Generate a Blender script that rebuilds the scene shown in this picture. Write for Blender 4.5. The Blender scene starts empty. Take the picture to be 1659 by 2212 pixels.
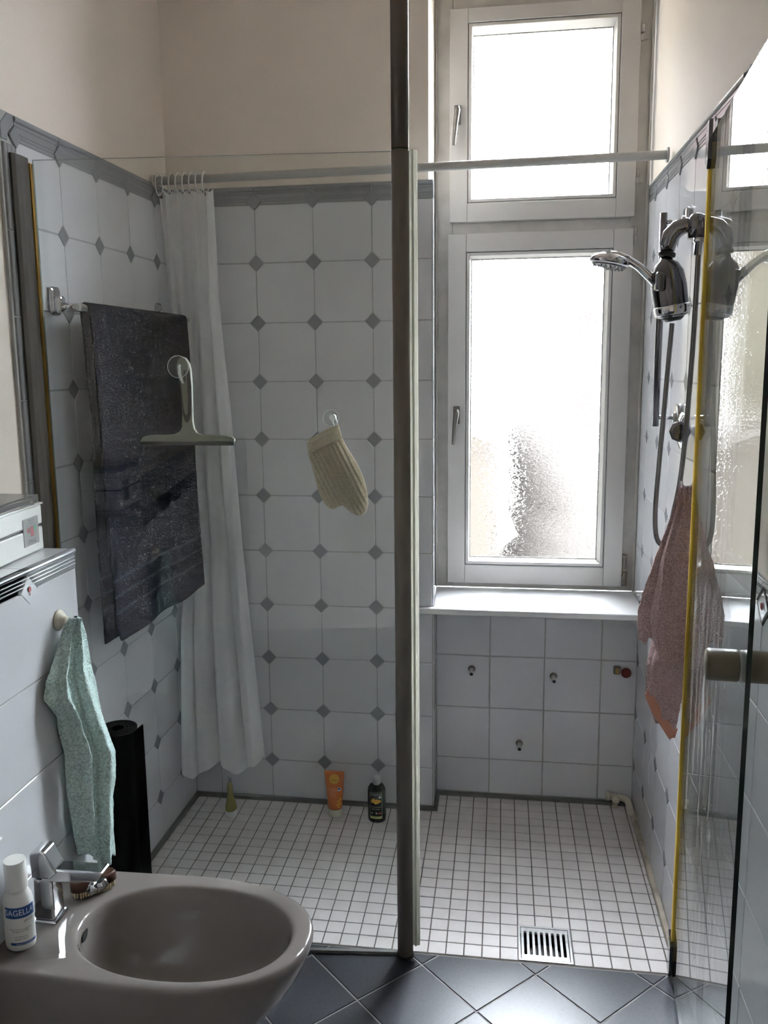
import bpy, bmesh, math, random
from mathutils import Vector, Matrix, noise
random.seed(7)
S = bpy.context.scene
COL = S.collection

# ------------------------------------------------------------------ camera
cam = bpy.data.cameras.new('camera'); co = bpy.data.objects.new('camera', cam); COL.objects.link(co)
yaw, pitch, roll = -0.1464, -0.1600, -0.0116
fwd = Vector((math.sin(yaw)*math.cos(pitch), math.cos(yaw)*math.cos(pitch), math.sin(pitch)))
rt = Vector((math.cos(yaw), -math.sin(yaw), 0)); up = rt.cross(fwd)
r2 = rt*math.cos(roll)+up*math.sin(roll); u2 = -rt*math.sin(roll)+up*math.cos(roll)
co.matrix_world = Matrix(((r2.x, u2.x, -fwd.x, .6348), (r2.y, u2.y, -fwd.y, -2.9099), (r2.z, u2.z, -fwd.z, 1.6229), (0, 0, 0, 1)))
cam.sensor_fit = 'VERTICAL'; cam.sensor_height = 36; cam.sensor_width = 27
cam.lens = 1844.9/2212*36
cam.shift_x = 16.1/2212; cam.shift_y = -26.5/2212
cam.clip_start = .01; cam.clip_end = 200
S.camera = co

# ------------------------------------------------------------------ sky and exposure
w = bpy.data.worlds.new('sky'); S.world = w; w.use_nodes = True
# overcast sky: three times brighter overhead than at the horizon
WN, WL = w.node_tree.nodes, w.node_tree.links; bg = WN['Background']; bg.inputs[0].default_value = (.87, .925, 1, 1)
tc = WN.new('ShaderNodeTexCoord'); sx = WN.new('ShaderNodeSeparateXYZ'); WL.new(tc.outputs['Generated'], sx.inputs[0])
mr = WN.new('ShaderNodeMapRange'); mr.inputs[1].default_value = 0; mr.inputs[2].default_value = 1
mr.inputs[3].default_value = 41.0; mr.inputs[4].default_value = 128.0
WL.new(sx.outputs[2], mr.inputs[0]); WL.new(mr.outputs[0], bg.inputs[1])
S.view_settings.view_transform = 'Standard'; S.view_settings.look = 'None'; S.view_settings.gamma = 1
S.view_settings.use_curve_mapping = False
S.view_settings.exposure = 0.0
S.cycles.use_denoising = True
S.cycles.max_bounces = 14; S.cycles.diffuse_bounces = 6; S.cycles.glossy_bounces = 6; S.cycles.transmission_bounces = 10
S.cycles.transparent_max_bounces = 24
S.cycles.sample_clamp_indirect = 0

# ------------------------------------------------------------------ materials
def P(name, col, rough=.5, metal=0, bump=None, var=None, sheen=0, coat=0, spec=.5, trans=0, ior=1.5):
    m = bpy.data.materials.new(name); m.use_nodes = True; nt = m.node_tree; N = nt.nodes; L = nt.links
    b = N['Principled BSDF']
    b.inputs['Base Color'].default_value = (*col, 1); b.inputs['Roughness'].default_value = rough
    b.inputs['Metallic'].default_value = metal; b.inputs['Specular IOR Level'].default_value = spec
    b.inputs['Sheen Weight'].default_value = sheen; b.inputs['Coat Weight'].default_value = coat
    b.inputs['Transmission Weight'].default_value = trans; b.inputs['IOR'].default_value = ior
    g = N.new('ShaderNodeNewGeometry')
    if var:   # (scale, second colour, amount)
        n = N.new('ShaderNodeTexNoise'); n.inputs['Scale'].default_value = var[0]; n.inputs['Detail'].default_value = 5
        L.new(g.outputs['Position'], n.inputs['Vector'])
        mp = N.new('ShaderNodeMapRange'); mp.inputs[1].default_value = .4; mp.inputs[2].default_value = .7
        mp.inputs[4].default_value = var[2]; L.new(n.outputs['Fac'], mp.inputs[0])
        mx = N.new('ShaderNodeMix'); mx.data_type = 'RGBA'; mx.inputs[6].default_value = (*col, 1); mx.inputs[7].default_value = (*var[1], 1)
        L.new(mp.outputs[0], mx.inputs[0]); L.new(mx.outputs[2], b.inputs['Base Color'])
    if bump:  # (scale, strength, distance)
        n = N.new('ShaderNodeTexNoise'); n.inputs['Scale'].default_value = bump[0]; n.inputs['Detail'].default_value = 3
        L.new(g.outputs['Position'], n.inputs['Vector'])
        bp = N.new('ShaderNodeBump'); bp.inputs['Strength'].default_value = bump[1]; bp.inputs['Distance'].default_value = bump[2]
        L.new(n.outputs['Fac'], bp.inputs['Height']); L.new(bp.outputs[0], b.inputs['Normal'])
    return m

def clear_glass(name, tint, dirt=None):
    """thin clear sheet: tinted transmission plus mirror reflection by Fresnel (same on either face)"""
    m = bpy.data.materials.new(name); m.use_nodes = True; nt = m.node_tree; N = nt.nodes; L = nt.links
    N.remove(N['Principled BSDF']); out = N['Material Output']
    g = N.new('ShaderNodeNewGeometry')
    ior = N.new('ShaderNodeMapRange'); ior.inputs[3].default_value = 1.52; ior.inputs[4].default_value = 1/1.52
    L.new(g.outputs['Backfacing'], ior.inputs[0])
    fr = N.new('ShaderNodeFresnel'); L.new(ior.outputs[0], fr.inputs['IOR'])
    t = N.new('ShaderNodeBsdfTransparent'); t.inputs[0].default_value = (*tint, 1)
    gl = N.new('ShaderNodeBsdfGlossy'); gl.inputs['Roughness'].default_value = .0
    mx = N.new('ShaderNodeMixShader'); L.new(fr.outputs[0], mx.inputs[0]); L.new(t.outputs[0], mx.inputs[1]); L.new(gl.outputs[0], mx.inputs[2])
    last = mx
    if dirt:   # limescale runs
        mp = N.new('ShaderNodeMapping'); mp.inputs['Scale'].default_value = dirt['scale']
        L.new(g.outputs['Position'], mp.inputs[0])
        n = N.new('ShaderNodeTexNoise'); n.inputs['Scale'].default_value = 1; n.inputs['Detail'].default_value = 6; n.inputs['Distortion'].default_value = .6
        L.new(mp.outputs[0], n.inputs['Vector'])
        r = N.new('ShaderNodeMapRange'); r.inputs[1].default_value = dirt['lo']; r.inputs[2].default_value = dirt['hi']; r.inputs[4].default_value = dirt['amt']
        L.new(n.outputs['Fac'], r.inputs[0])
        sp = N.new('ShaderNodeSeparateXYZ'); L.new(g.outputs['Position'], sp.inputs[0])
        def band(sock, a, b, c, d):
            x = N.new('ShaderNodeMapRange'); x.inputs[1].default_value = a; x.inputs[2].default_value = b; L.new(sp.outputs[sock], x.inputs[0])
            y = N.new('ShaderNodeMapRange'); y.inputs[1].default_value = c; y.inputs[2].default_value = d; y.inputs[3].default_value = 1; y.inputs[4].default_value = 0
            L.new(sp.outputs[sock], y.inputs[0])
            k = N.new('ShaderNodeMath'); k.operation = 'MULTIPLY'; L.new(x.outputs[0], k.inputs[0]); L.new(y.outputs[0], k.inputs[1]); return k
        k1 = band(*dirt['b1']); k2 = band(*dirt['b2'])
        k = N.new('ShaderNodeMath'); k.operation = 'MULTIPLY'; L.new(k1.outputs[0], k.inputs[0]); L.new(k2.outputs[0], k.inputs[1])
        k3 = N.new('ShaderNodeMath'); k3.operation = 'MULTIPLY'; L.new(k.outputs[0], k3.inputs[0]); L.new(r.outputs[0], k3.inputs[1])
        df = N.new('ShaderNodeBsdfDiffuse'); df.inputs[0].default_value = (.8, .8, .8, 1)
        m2 = N.new('ShaderNodeMixShader'); L.new(k3.outputs[0], m2.inputs[0]); L.new(mx.outputs[0], m2.inputs[1]); L.new(df.outputs[0], m2.inputs[2]); last = m2
    L.new(last.outputs[0], out.inputs['Surface'])
    return m

def pattern_glass(name):
    """rolled, hammered window glass: part of the light goes straight on, part is bent by the pattern"""
    m = bpy.data.materials.new(name); m.use_nodes = True; nt = m.node_tree; N = nt.nodes; L = nt.links
    N.remove(N['Principled BSDF']); out = N['Material Output']
    g = N.new('ShaderNodeNewGeometry')
    mp = N.new('ShaderNodeMapping'); mp.inputs['Scale'].default_value = (60, 60, 105); L.new(g.outputs['Position'], mp.inputs[0])
    v = N.new('ShaderNodeTexNoise'); v.inputs['Scale'].default_value = 1; v.inputs['Detail'].default_value = 2; v.inputs['Distortion'].default_value = 1.2
    L.new(mp.outputs[0], v.inputs['Vector'])
    bp = N.new('ShaderNodeBump'); bp.inputs['Strength'].default_value = 1; bp.inputs['Distance'].default_value = .0013
    L.new(v.outputs['Fac'], bp.inputs['Height'])
    rf = N.new('ShaderNodeBsdfRefraction'); rf.inputs['IOR'].default_value = 1.35; rf.inputs['Roughness'].default_value = .015
    rf.inputs['Color'].default_value = (.96, .97, .97, 1); L.new(bp.outputs[0], rf.inputs['Normal'])
    t = N.new('ShaderNodeBsdfTransparent'); t.inputs[0].default_value = (.9, .92, .92, 1)
    gl = N.new('ShaderNodeBsdfGlossy'); gl.inputs['Roughness'].default_value = .15; L.new(bp.outputs[0], gl.inputs['Normal'])
    m1 = N.new('ShaderNodeMixShader'); m1.inputs[0].default_value = .86; L.new(t.outputs[0], m1.inputs[1]); L.new(rf.outputs[0], m1.inputs[2])
    m2 = N.new('ShaderNodeMixShader'); m2.inputs[0].default_value = .05; L.new(m1.outputs[0], m2.inputs[1]); L.new(gl.outputs[0], m2.inputs[2])
    L.new(m2.outputs[0], out.inputs['Surface'])
    return m

def cloth_mat(name, col, transl=.0, weave=900, strength=.6, dist=.002, stripes=None):
    m = P(name, col, .95, sheen=.06 if col[0] > .1 else 0, spec=.08 if col[0] > .1 else .02); nt = m.node_tree; N = nt.nodes; L = nt.links; b = N['Principled BSDF']
    g = N['Geometry']
    n = N.new('ShaderNodeTexNoise'); n.inputs['Scale'].default_value = weave; n.inputs['Detail'].default_value = 2
    L.new(g.outputs['Position'], n.inputs['Vector'])
    bp = N.new('ShaderNodeBump'); bp.inputs['Strength'].default_value = strength; bp.inputs['Distance'].default_value = dist
    L.new(n.outputs['Fac'], bp.inputs['Height']); L.new(bp.outputs[0], b.inputs['Normal'])
    r = N.new('ShaderNodeMapRange'); r.inputs[1].default_value = .3; r.inputs[2].default_value = .7; r.inputs[3].default_value = .70 if col[0] > .1 else .45; r.inputs[4].default_value = 1.22 if col[0] > .1 else 1.5
    L.new(n.outputs['Fac'], r.inputs[0])
    if strength < .2: r.inputs[3].default_value = .95; r.inputs[4].default_value = 1.03
    mx = N.new('ShaderNodeMix'); mx.data_type = 'RGBA'; mx.blend_type = 'MULTIPLY'; mx.inputs[0].default_value = 1
    mx.inputs[6].default_value = (*col, 1); L.new(r.outputs[0], mx.inputs[7])
    src = mx.outputs[2]
    if stripes:
        sp = N.new('ShaderNodeSeparateXYZ'); L.new(g.outputs['Position'], sp.inputs[0])
        acc = None
        for z in stripes[0]:
            c = N.new('ShaderNodeMath'); c.operation = 'COMPARE'; c.inputs[1].default_value = z; c.inputs[2].default_value = stripes[1]
            L.new(sp.outputs[2], c.inputs[0])
            if acc is None: acc = c
            else:
                a = N.new('ShaderNodeMath'); a.operation = 'ADD'; L.new(acc.outputs[0], a.inputs[0]); L.new(c.outputs[0], a.inputs[1]); acc = a
        m3 = N.new('ShaderNodeMix'); m3.data_type = 'RGBA'; L.new(acc.outputs[0], m3.inputs[0]); L.new(src, m3.inputs[6]); m3.inputs[7].default_value = (*stripes[2], 1)
        src = m3.outputs[2]
    L.new(src, b.inputs['Base Color'])
    if transl:
        out = N['Material Output']; t = N.new('ShaderNodeBsdfTranslucent'); t.inputs[0].default_value = (*col, 1)
        ms = N.new('ShaderNodeMixShader'); ms.inputs[0].default_value = transl
        L.new(b.outputs[0], ms.inputs[1]); L.new(t.outputs[0], ms.inputs[2]); L.new(ms.outputs[0], out.inputs['Surface'])
    return m

M = {}
M['plaster'] = P('plaster', (.80, .73, .655), .9, bump=(160, .25, .002), var=(3, (.75, .68, .61), .5))
M['tile'] = P('white_tile_glaze', (.60, .61, .635), .07, bump=(9, .05, .004), var=(6, (.575, .585, .61), .5))
M['tile_plain'] = P('plain_tile_glaze', (.63, .64, .67), .12, bump=(12, .05, .004), var=(6, (.575, .585, .61), .5))
M['tile_grey'] = P('grey_tile_glaze', (.24, .25, .27), .16, bump=(60, .05, .002))
M['border'] = P('border_glaze', (.26, .27, .285), .14)
M['grout'] = P('grout', (.40, .40, .39), .9, var=(30, (.3, .3, .29), .6))
M['mosaic'] = P('mosaic_glaze', (.70, .665, .66), .30, bump=(50, .1, .002), var=(9, (.60, .565, .555), .7))
M['mosaic_grout'] = P('mosaic_grout', (.09, .08, .07), .85, var=(25, (.17, .15, .13), .8))
M['dark_tile'] = P('dark_floor_glaze', (.042, .045, .056), .33, spec=.42, bump=(40, .06, .002), var=(120, (.03, .032, .04), .8))
M['dark_grout'] = P('dark_floor_grout', (.30, .29, .29), .9)
M['silicone'] = P('silicone', (.17, .17, .165), .5, var=(30, (.10, .10, .09), .6))
M['beige_strip'] = P('beige_strip', (.50, .45, .37), .5, var=(18, (.25, .21, .16), .8))
M['paint'] = P('white_lacquer', (.50, .49, .47), .35, bump=(40, .06, .002), var=(5, (.46, .45, .43), .5))
M['paint_dirty'] = P('aged_lacquer', (.47, .455, .425), .45, var=(14, (.33, .315, .285), .55))
M['marble'] = P('white_marble', (.74, .745, .75), .14, var=(7, (.64, .65, .67), .7))
M['bronze'] = P('bronze_anodised', (.16, .142, .122), .45, .1, spec=.35)
M['bronze_hi'] = P('bronze_polished', (.10, .080, .068), .25, .3)
M['profile'] = P('bronze_profile', (.075, .066, .054), .55, 0, spec=.15)
M['gold'] = P('gold_anodised', (.62, .36, .08), .3, .7)
M['chrome'] = P('chrome', (.62, .62, .64), .07, 1)
M['dark_chrome'] = P('dark_chrome', (.16, .16, .17), .16, 1)
M['steel'] = P('brushed_steel', (.62, .62, .62), .3, 1, var=(60, (.42, .42, .42), .6))
M['rust'] = P('weathered_metal', (.30, .27, .24), .6, .5, var=(220, (.10, .08, .06), 1))
M['black'] = P('black_plastic', (.012, .012, .013), .35)
M['hole'] = P('dark_opening', (.006, .006, .006), .8)
M['white_plastic'] = P('white_plastic', (.72, .72, .70), .35)
M['cream_plastic'] = P('cream_plastic', (.62, .58, .48), .4)
M['beige_knob'] = P('beige_knob', (.115, .10, .068), .4)
M['ceramic'] = P('sanitary_ceramic', (.225, .205, .192), .06, spec=.35)
M['seal'] = cloth_mat('clear_seal', (.72, .72, .66), transl=.5, weave=40, strength=.05, dist=.0005)
M['yellow_seal'] = cloth_mat('yellowed_seal', (.78, .60, .13), transl=.5, weave=40, strength=.05, dist=.0005)
M['glass'] = clear_glass('clear_glass', (.955, .97, .962))
M['door_glass'] = clear_glass('door_glass', (.93, .95, .94), dict(scale=(1, 28, 5), lo=.50, hi=.64, amt=.38, b1=('Z', .25, .5, .95, 1.25), b2=('Y', -1.45, -1.2, -.9, -.8)))
M['glass_edge'] = P('green_glass_edge', (.004, .014, .011), .12)
M['glass_edge_l'] = P('pale_glass_edge', (.25, .30, .27), .15)
M['pattern'] = pattern_glass('patterned_glass')
M['clear_pl'] = P('clear_plastic', (.9, .9, .9), .12, trans=.85, ior=1.4)
M['navy'] = cloth_mat('navy_terry', (.003, .0036, .010), weave=200, strength=1, dist=.008, stripes=((1.045, 1.0, .955), .0045, (.030, .032, .050)))
M['green'] = cloth_mat('green_terry', (.52, .66, .63), weave=200, strength=1, dist=.004)
M['pink'] = cloth_mat('mauve_terry', (.52, .37, .37), weave=230, strength=1, dist=.004)
M['pink_hem'] = P('satin_hem', (.55, .24, .17), .4, sheen=.3)
M['curtain'] = cloth_mat('curtain_cloth', (.92, .92, .93), transl=.5, weave=60, strength=.1, dist=.001)
M['rod'] = P('white_rod', (.46, .455, .44), .35)
M['foam'] = P('black_foam', (.0045, .0045, .005), .9, spec=.08, bump=(500, .4, .001))
M['wood'] = P('dark_wood', (.06, .024, .015), .4, spec=.25, var=(60, (.035, .014, .009), .8))
M['bristle'] = P('bristle', (.50, .40, .24), .7)
M['knit'] = P('cream_knit', (.44, .37, .25), .95, sheen=.3, spec=.1, bump=(420, .8, .003), var=(300, (.26, .215, .14), .8))
M['olive'] = P('olive_metal', (.20, .205, .165), .35, .5)
M['orange'] = P('orange_plastic', (.62, .16, .03), .35, var=(20, (.56, .13, .025), .6))
M['orange_print'] = P('yellow_print', (.70, .38, .05), .5)
M['pale_print'] = P('pale_print', (.75, .55, .42), .5)
M['green_bottle'] = P('dark_green_bottle', (.008, .02, .010), .12)
M['label_line'] = P('label_line', (.55, .56, .50), .5)
M['label_green'] = P('label_yellowgreen', (.50, .52, .20), .5)
M['red_print'] = P('red_print', (.45, .06, .05), .5)
M['blue_print'] = P('blue_print', (.02, .075, .28), .4)
M['white_print'] = P('white_print', (.70, .71, .74), .5)
M['dark_print'] = P('dark_print', (.03, .03, .04), .5)
M['green_print'] = P('green_print', (.05, .35, .18), .4)
M['shampoo'] = P('olive_shampoo', (.30, .28, .09), .25, coat=.3)
M['panel_grey'] = P('control_panel', (.30, .30, .29), .5)
M['handle_metal'] = P('window_handle_metal', (.16, .15, .135), .42, .6)
M['red_cap'] = P('red_cap', (.16, .02, .015), .5)
M['brass'] = P('brass', (.40, .28, .10), .4, .8)
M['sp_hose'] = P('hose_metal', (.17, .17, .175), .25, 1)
M['mid_chrome'] = P('shaded_chrome', (.22, .22, .23), .08, 1)  # chrome with its dim room reflections put into a darker base colour
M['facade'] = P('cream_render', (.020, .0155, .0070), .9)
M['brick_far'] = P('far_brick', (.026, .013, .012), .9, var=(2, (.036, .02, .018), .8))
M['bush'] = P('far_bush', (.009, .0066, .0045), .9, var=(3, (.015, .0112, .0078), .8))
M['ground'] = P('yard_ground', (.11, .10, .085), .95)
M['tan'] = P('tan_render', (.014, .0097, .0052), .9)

# ------------------------------------------------------------------ mesh helpers
class MB:
    def __init__(s): s.v = []; s.f = []; s.mi = []; s.sm = []
    def add(s, V, F, mi=0, sm=False):
        o = len(s.v); s.v += [tuple(p) for p in V]
        for f in F: s.f.append(tuple(i+o for i in f)); s.mi.append(mi); s.sm.append(sm)
        return s
    def box(s, x0, x1, y0, y1, z0, z1, mi=0):
        V = [(x, y, z) for x in (x0, x1) for y in (y0, y1) for z in (z0, z1)]
        return s.add(V, [(0, 1, 3, 2), (4, 6, 7, 5), (0, 4, 5, 1), (2, 3, 7, 6), (0, 2, 6, 4), (1, 5, 7, 3)], mi)
    def cbox(s, x0, x1, y0, y1, z0, z1, b=.003, mi=0, seg=1, sm=False, M4=None):
        bm = bmesh.new(); bmesh.ops.create_cube(bm, size=1)
        for v in bm.verts: v.co = Vector(((x0+x1)/2+v.co.x*(x1-x0), (y0+y1)/2+v.co.y*(y1-y0), (z0+z1)/2+v.co.z*(z1-z0)))
        bmesh.ops.bevel(bm, geom=bm.edges[:], offset=b, segments=seg, affect='EDGES', profile=.5)
        if M4: bm.transform(M4)
        bm.verts.index_update()
        s.add([v.co[:] for v in bm.verts], [[v.index for v in f.verts] for f in bm.faces], mi, sm); bm.free(); return s
    def tube(s, pts, r, n=12, mi=0, cap=True, sm=True):
        pts = [Vector(p) for p in pts]; R = r if isinstance(r, (list, tuple)) else [r]*len(pts)
        V = []; ref = None
        for i, p in enumerate(pts):
            t = (pts[min(i+1, len(pts)-1)]-pts[max(i-1, 0)])
            if t.length < 1e-9: t = Vector((0, 0, 1))
            t.normalize()
            if ref is None: ref = t.orthogonal().normalized()
            ref = (ref-t*ref.dot(t)).normalized(); bi = t.cross(ref)
            V += [p+(ref*math.cos(2*math.pi*k/n)+bi*math.sin(2*math.pi*k/n))*R[i] for k in range(n)]
        F = [(i*n+k, i*n+(k+1) % n, (i+1)*n+(k+1) % n, (i+1)*n+k) for i in range(len(pts)-1) for k in range(n)]
        s.add(V, F, mi, sm)
        if cap: s.add(V[:n], [tuple(range(n))[::-1]], mi); s.add(V[-n:], [tuple(range(n))], mi)
        return s
    def lathe(s, prof, o=(0, 0, 0), M3=None, n=24, mi=0, sm=True, sx=1, sy=1):
        """prof: (radius, height) pairs along local z"""
        V = []
        for r, h in prof:
            for k in range(n):
                a = 2*math.pi*k/n; p = Vector((r*math.cos(a)*sx, r*math.sin(a)*sy, h))
                if M3: p = M3 @ p
                V.append(p+Vector(o))
        m = len(prof)
        s.add(V, [(i*n+k, i*n+(k+1) % n, (i+1)*n+(k+1) % n, (i+1)*n+k) for i in range(m-1) for k in range(n)], mi, sm)
        s.add(V[:n], [tuple(range(n))[::-1]], mi); s.add(V[-n:], [tuple(range(n))], mi); return s
    def prism(s, poly, a, b, f=lambda x, y, w: (x, w, y), mi=0, mis=None):
        n = len(poly); V = [f(x, y, a) for x, y in poly]+[f(x, y, b) for x, y in poly]
        s.add(V, [tuple(range(n)), tuple(range(n, 2*n))[::-1]], mi)
        return s.add(V, [(i, (i+1) % n+0, n+(i+1) % n, n+i) for i in range(n)], mi if mis is None else mis)
    def grid(s, fn, nu, nv, mi=0, closed=False, sm=True):
        V = [fn(i/nu, j/nv) for j in range(nv+1) for i in range(nu+1)]
        return s.add(V, [(j*(nu+1)+i, j*(nu+1)+i+1, (j+1)*(nu+1)+i+1, (j+1)*(nu+1)+i) for j in range(nv) for i in range(nu)], mi, sm)
    def mesh(s, name, mats, fix=True):
        me = bpy.data.meshes.new(name); me.from_pydata(s.v, [], s.f); me.update()
        me.polygons.foreach_set('material_index', s.mi); me.polygons.foreach_set('use_smooth', s.sm)
        for m in (mats if isinstance(mats, (list, tuple)) else [mats]): me.materials.append(m)
        if fix:
            bm = bmesh.new(); bm.from_mesh(me); bmesh.ops.remove_doubles(bm, verts=bm.verts, dist=1e-6)
            bmesh.ops.recalc_face_normals(bm, faces=bm.faces); bm.to_mesh(me); bm.free()
        me.update(); return me
    def build(s, name, mats, parent=None, **kw):
        o = bpy.data.objects.new(name, s.mesh(name, mats)); COL.objects.link(o)
        if parent: o.parent = parent
        for k, v in kw.items(): o[k] = v
        return o
def thing(name, label, cat, group=None):
    o = bpy.data.objects.new(name, None); COL.objects.link(o); o['label'] = label; o['category'] = cat
    o.empty_display_size = .05
    if group: o['group'] = group
    return o
def frame(origin, u, v, n):
    u, v, n = Vector(u), Vector(v), Vector(n); o = Vector(origin)
    return Matrix(((u.x, v.x, n.x, o.x), (u.y, v.y, n.y, o.y), (u.z, v.z, n.z, o.z), (0, 0, 0, 1)))
def ring(mb, x0, x1, z0, z1, wl, wr, wb, wt, y0, y1, mi=0, b=.0015):
    """picture-frame of four bars lying in the xz plane"""
    mb.cbox(x0, x0+wl, y0, y1, z0, z1, b, mi); mb.cbox(x1-wr, x1, y0, y1, z0, z1, b, mi)
    mb.cbox(x0+wl, x1-wr, y0, y1, z0, z0+wb, b, mi); mb.cbox(x0+wl, x1-wr, y0, y1, z1-wt, z1, b, mi)
def text_verts(s, size):
    c = bpy.data.curves.new('t', 'FONT'); c.body = s; c.size = size; c.align_x = 'CENTER'; c.align_y = 'CENTER'; c.resolution_u = 3
    o = bpy.data.objects.new('t', c); COL.objects.link(o)
    dg = bpy.context.evaluated_depsgraph_get(); me = bpy.data.meshes.new_from_object(o.evaluated_get(dg))
    V = [v.co.copy() for v in me.vertices]; F = [tuple(p.vertices) for p in me.polygons]
    bpy.data.objects.remove(o); bpy.data.curves.remove(c); bpy.data.meshes.remove(me)
    return V, F
def put_text(mb, s, size, f, mi=0, sx=1):
    V, F = text_verts(s, size); mb.add([f(p.x*sx, p.y) for p in V], F, mi)

# polygons of tiles
def clip(poly, x0, x1, y0, y1):
    for ax, lim, sg in ((0, x0, 1), (0, x1, -1), (1, y0, 1), (1, y1, -1)):
        out = []
        for i in range(len(poly)):
            a, b = poly[i], poly[(i+1) % len(poly)]; da, db = sg*(a[ax]-lim), sg*(b[ax]-lim)
            if da >= 0: out.append(a)
            if (da < 0) != (db < 0) and abs(da-db) > 1e-12:
                t = da/(da-db); out.append((a[0]+(b[0]-a[0])*t, a[1]+(b[1]-a[1])*t))
        poly = out
        if len(poly) < 3: return None
    q = []
    for p in poly:
        if not q or math.dist(p, q[-1]) > 1e-4: q.append(p)
    if len(q) > 1 and math.dist(q[0], q[-1]) < 1e-4: q.pop()
    if len(q) < 3: return None
    A = .5*abs(sum(q[i][0]*q[(i+1) % len(q)][1]-q[(i+1) % len(q)][0]*q[i][1] for i in range(len(q))))
    return q if A > 6e-5 else None
def inset(poly, d):
    cx = sum(p[0] for p in poly)/len(poly); cy = sum(p[1] for p in poly)/len(poly); n = len(poly); out = []
    for i in range(n):
        p0, p1, p2 = poly[i-1], poly[i], poly[(i+1) % n]
        def nrm(a, b):
            x, y = b[1]-a[1], a[0]-b[0]; l = math.hypot(x, y) or 1; x, y = x/l, y/l
            if (cx-a[0])*x+(cy-a[1])*y < 0: x, y = -x, -y
            return x, y
        n1, n2 = nrm(p0, p1), nrm(p1, p2); k = 1+n1[0]*n2[0]+n1[1]*n2[1]
        k = max(k, .3); out.append((p1[0]+(n1[0]+n2[0])*d/k, p1[1]+(n1[1]+n2[1])*d/k))
    return out
_cache = {}
def tile_mesh(poly, mat, depth=.006, bev=.0012, name='tile', mb=None, off=None):
    key = (mat.name, depth, tuple((round(x, 4), round(y, 4)) for x, y in poly))
    if mb is None and key in _cache: return _cache[key]
    n = len(poly); ins = inset(poly, bev); m = mb or MB()
    V = [(x, y, -depth) for x, y in poly]+[(x, y, -bev) for x, y in poly]+[(x, y, 0) for x, y in ins]
    if off: V = [(x+off[0], y+off[1], z+off[2]) for x, y, z in V]
    F = [(i, (i+1) % n, n+(i+1) % n, n+i) for i in range(n)]+[(n+i, n+(i+1) % n, 2*n+(i+1) % n, 2*n+i) for i in range(n)]+[tuple(range(2*n, 3*n))]
    m.add(V, F)
    if mb: return None
    me = m.mesh(name, mat, fix=True)
    # keep the open back away from view but the front outward
    if sum(p.normal.z for p in me.polygons) < 0: me.flip_normals()
    _cache[key] = me; return me
def place_tile(name, poly, mat, F, parent, rnd=True, **kw):
    cx = sum(p[0] for p in poly)/len(poly); cy = sum(p[1] for p in poly)/len(poly)
    loc = [(x-cx, y-cy) for x, y in poly]
    me = tile_mesh(loc, mat, **kw)
    o = bpy.data.objects.new(name, me); COL.objects.link(o); o.parent = parent
    j = random.uniform(-.00015, .00015) if rnd else 0
    T = Matrix.Translation((cx, cy, j))
    if rnd: T = T @ Matrix.Rotation(random.uniform(-.0009, .0009), 4, 'X') @ Matrix.Rotation(random.uniform(-.0009, .0009), 4, 'Y')
    o.matrix_world = F @ T; return o
H_ = .0985; CUT = .1705
def octo(cx, cy, corners=(1, 1, 1, 1)):
    """corners: sw, se, ne, nw cut for a diamond"""
    h = H_; c = CUT-h; P_ = []
    for (sx, sy), k in zip(((-1, -1), (1, -1), (1, 1), (-1, 1)), corners):
        if k:
            a, b = (sx*h, sy*c), (sx*c, sy*h)
            P_ += [a, b] if sx*sy > 0 else [b, a]
        else: P_.append((sx*h, sy*h))
    return [(cx+x, cy+y) for x, y in P_]
def diamond(cx, cy, d=.026): return [(cx-d, cy), (cx, cy-d), (cx+d, cy), (cx, cy+d)]
ZR = 2.1592   # height of the top row of diamonds
def octo_wall(parent, F, u0, u1, du, z0=.014, lastcut=None, zmax=None):
    """du: list of u of the diamond columns; tiles span between consecutive columns"""
    cols = sorted(du); edges = [cols[0]-.2]+cols
    for i, c in enumerate(edges):
        cx = c+.1
        Lc = c in cols; Rc = (i+1 < len(edges))
        for r in range(11):
            cz = ZR-.1-.2*r; low = 1 if r < 10 else 0
            poly = clip(octo(cx, cz, (Lc*low, Rc*low, Rc, Lc)), u0, u1, z0, ZR-.0115)
            if poly: place_tile('tile', poly, M['tile'], F, parent)
    for c in cols:
        for r in range(11):
            poly = clip(diamond(c, ZR-.2*r), u0, u1, z0, 9)
            if poly: place_tile('diamond_tile', poly, M['tile_grey'], F @ Matrix.Translation((0, 0, .0035 if r == 0 else 0)), parent)
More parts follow.
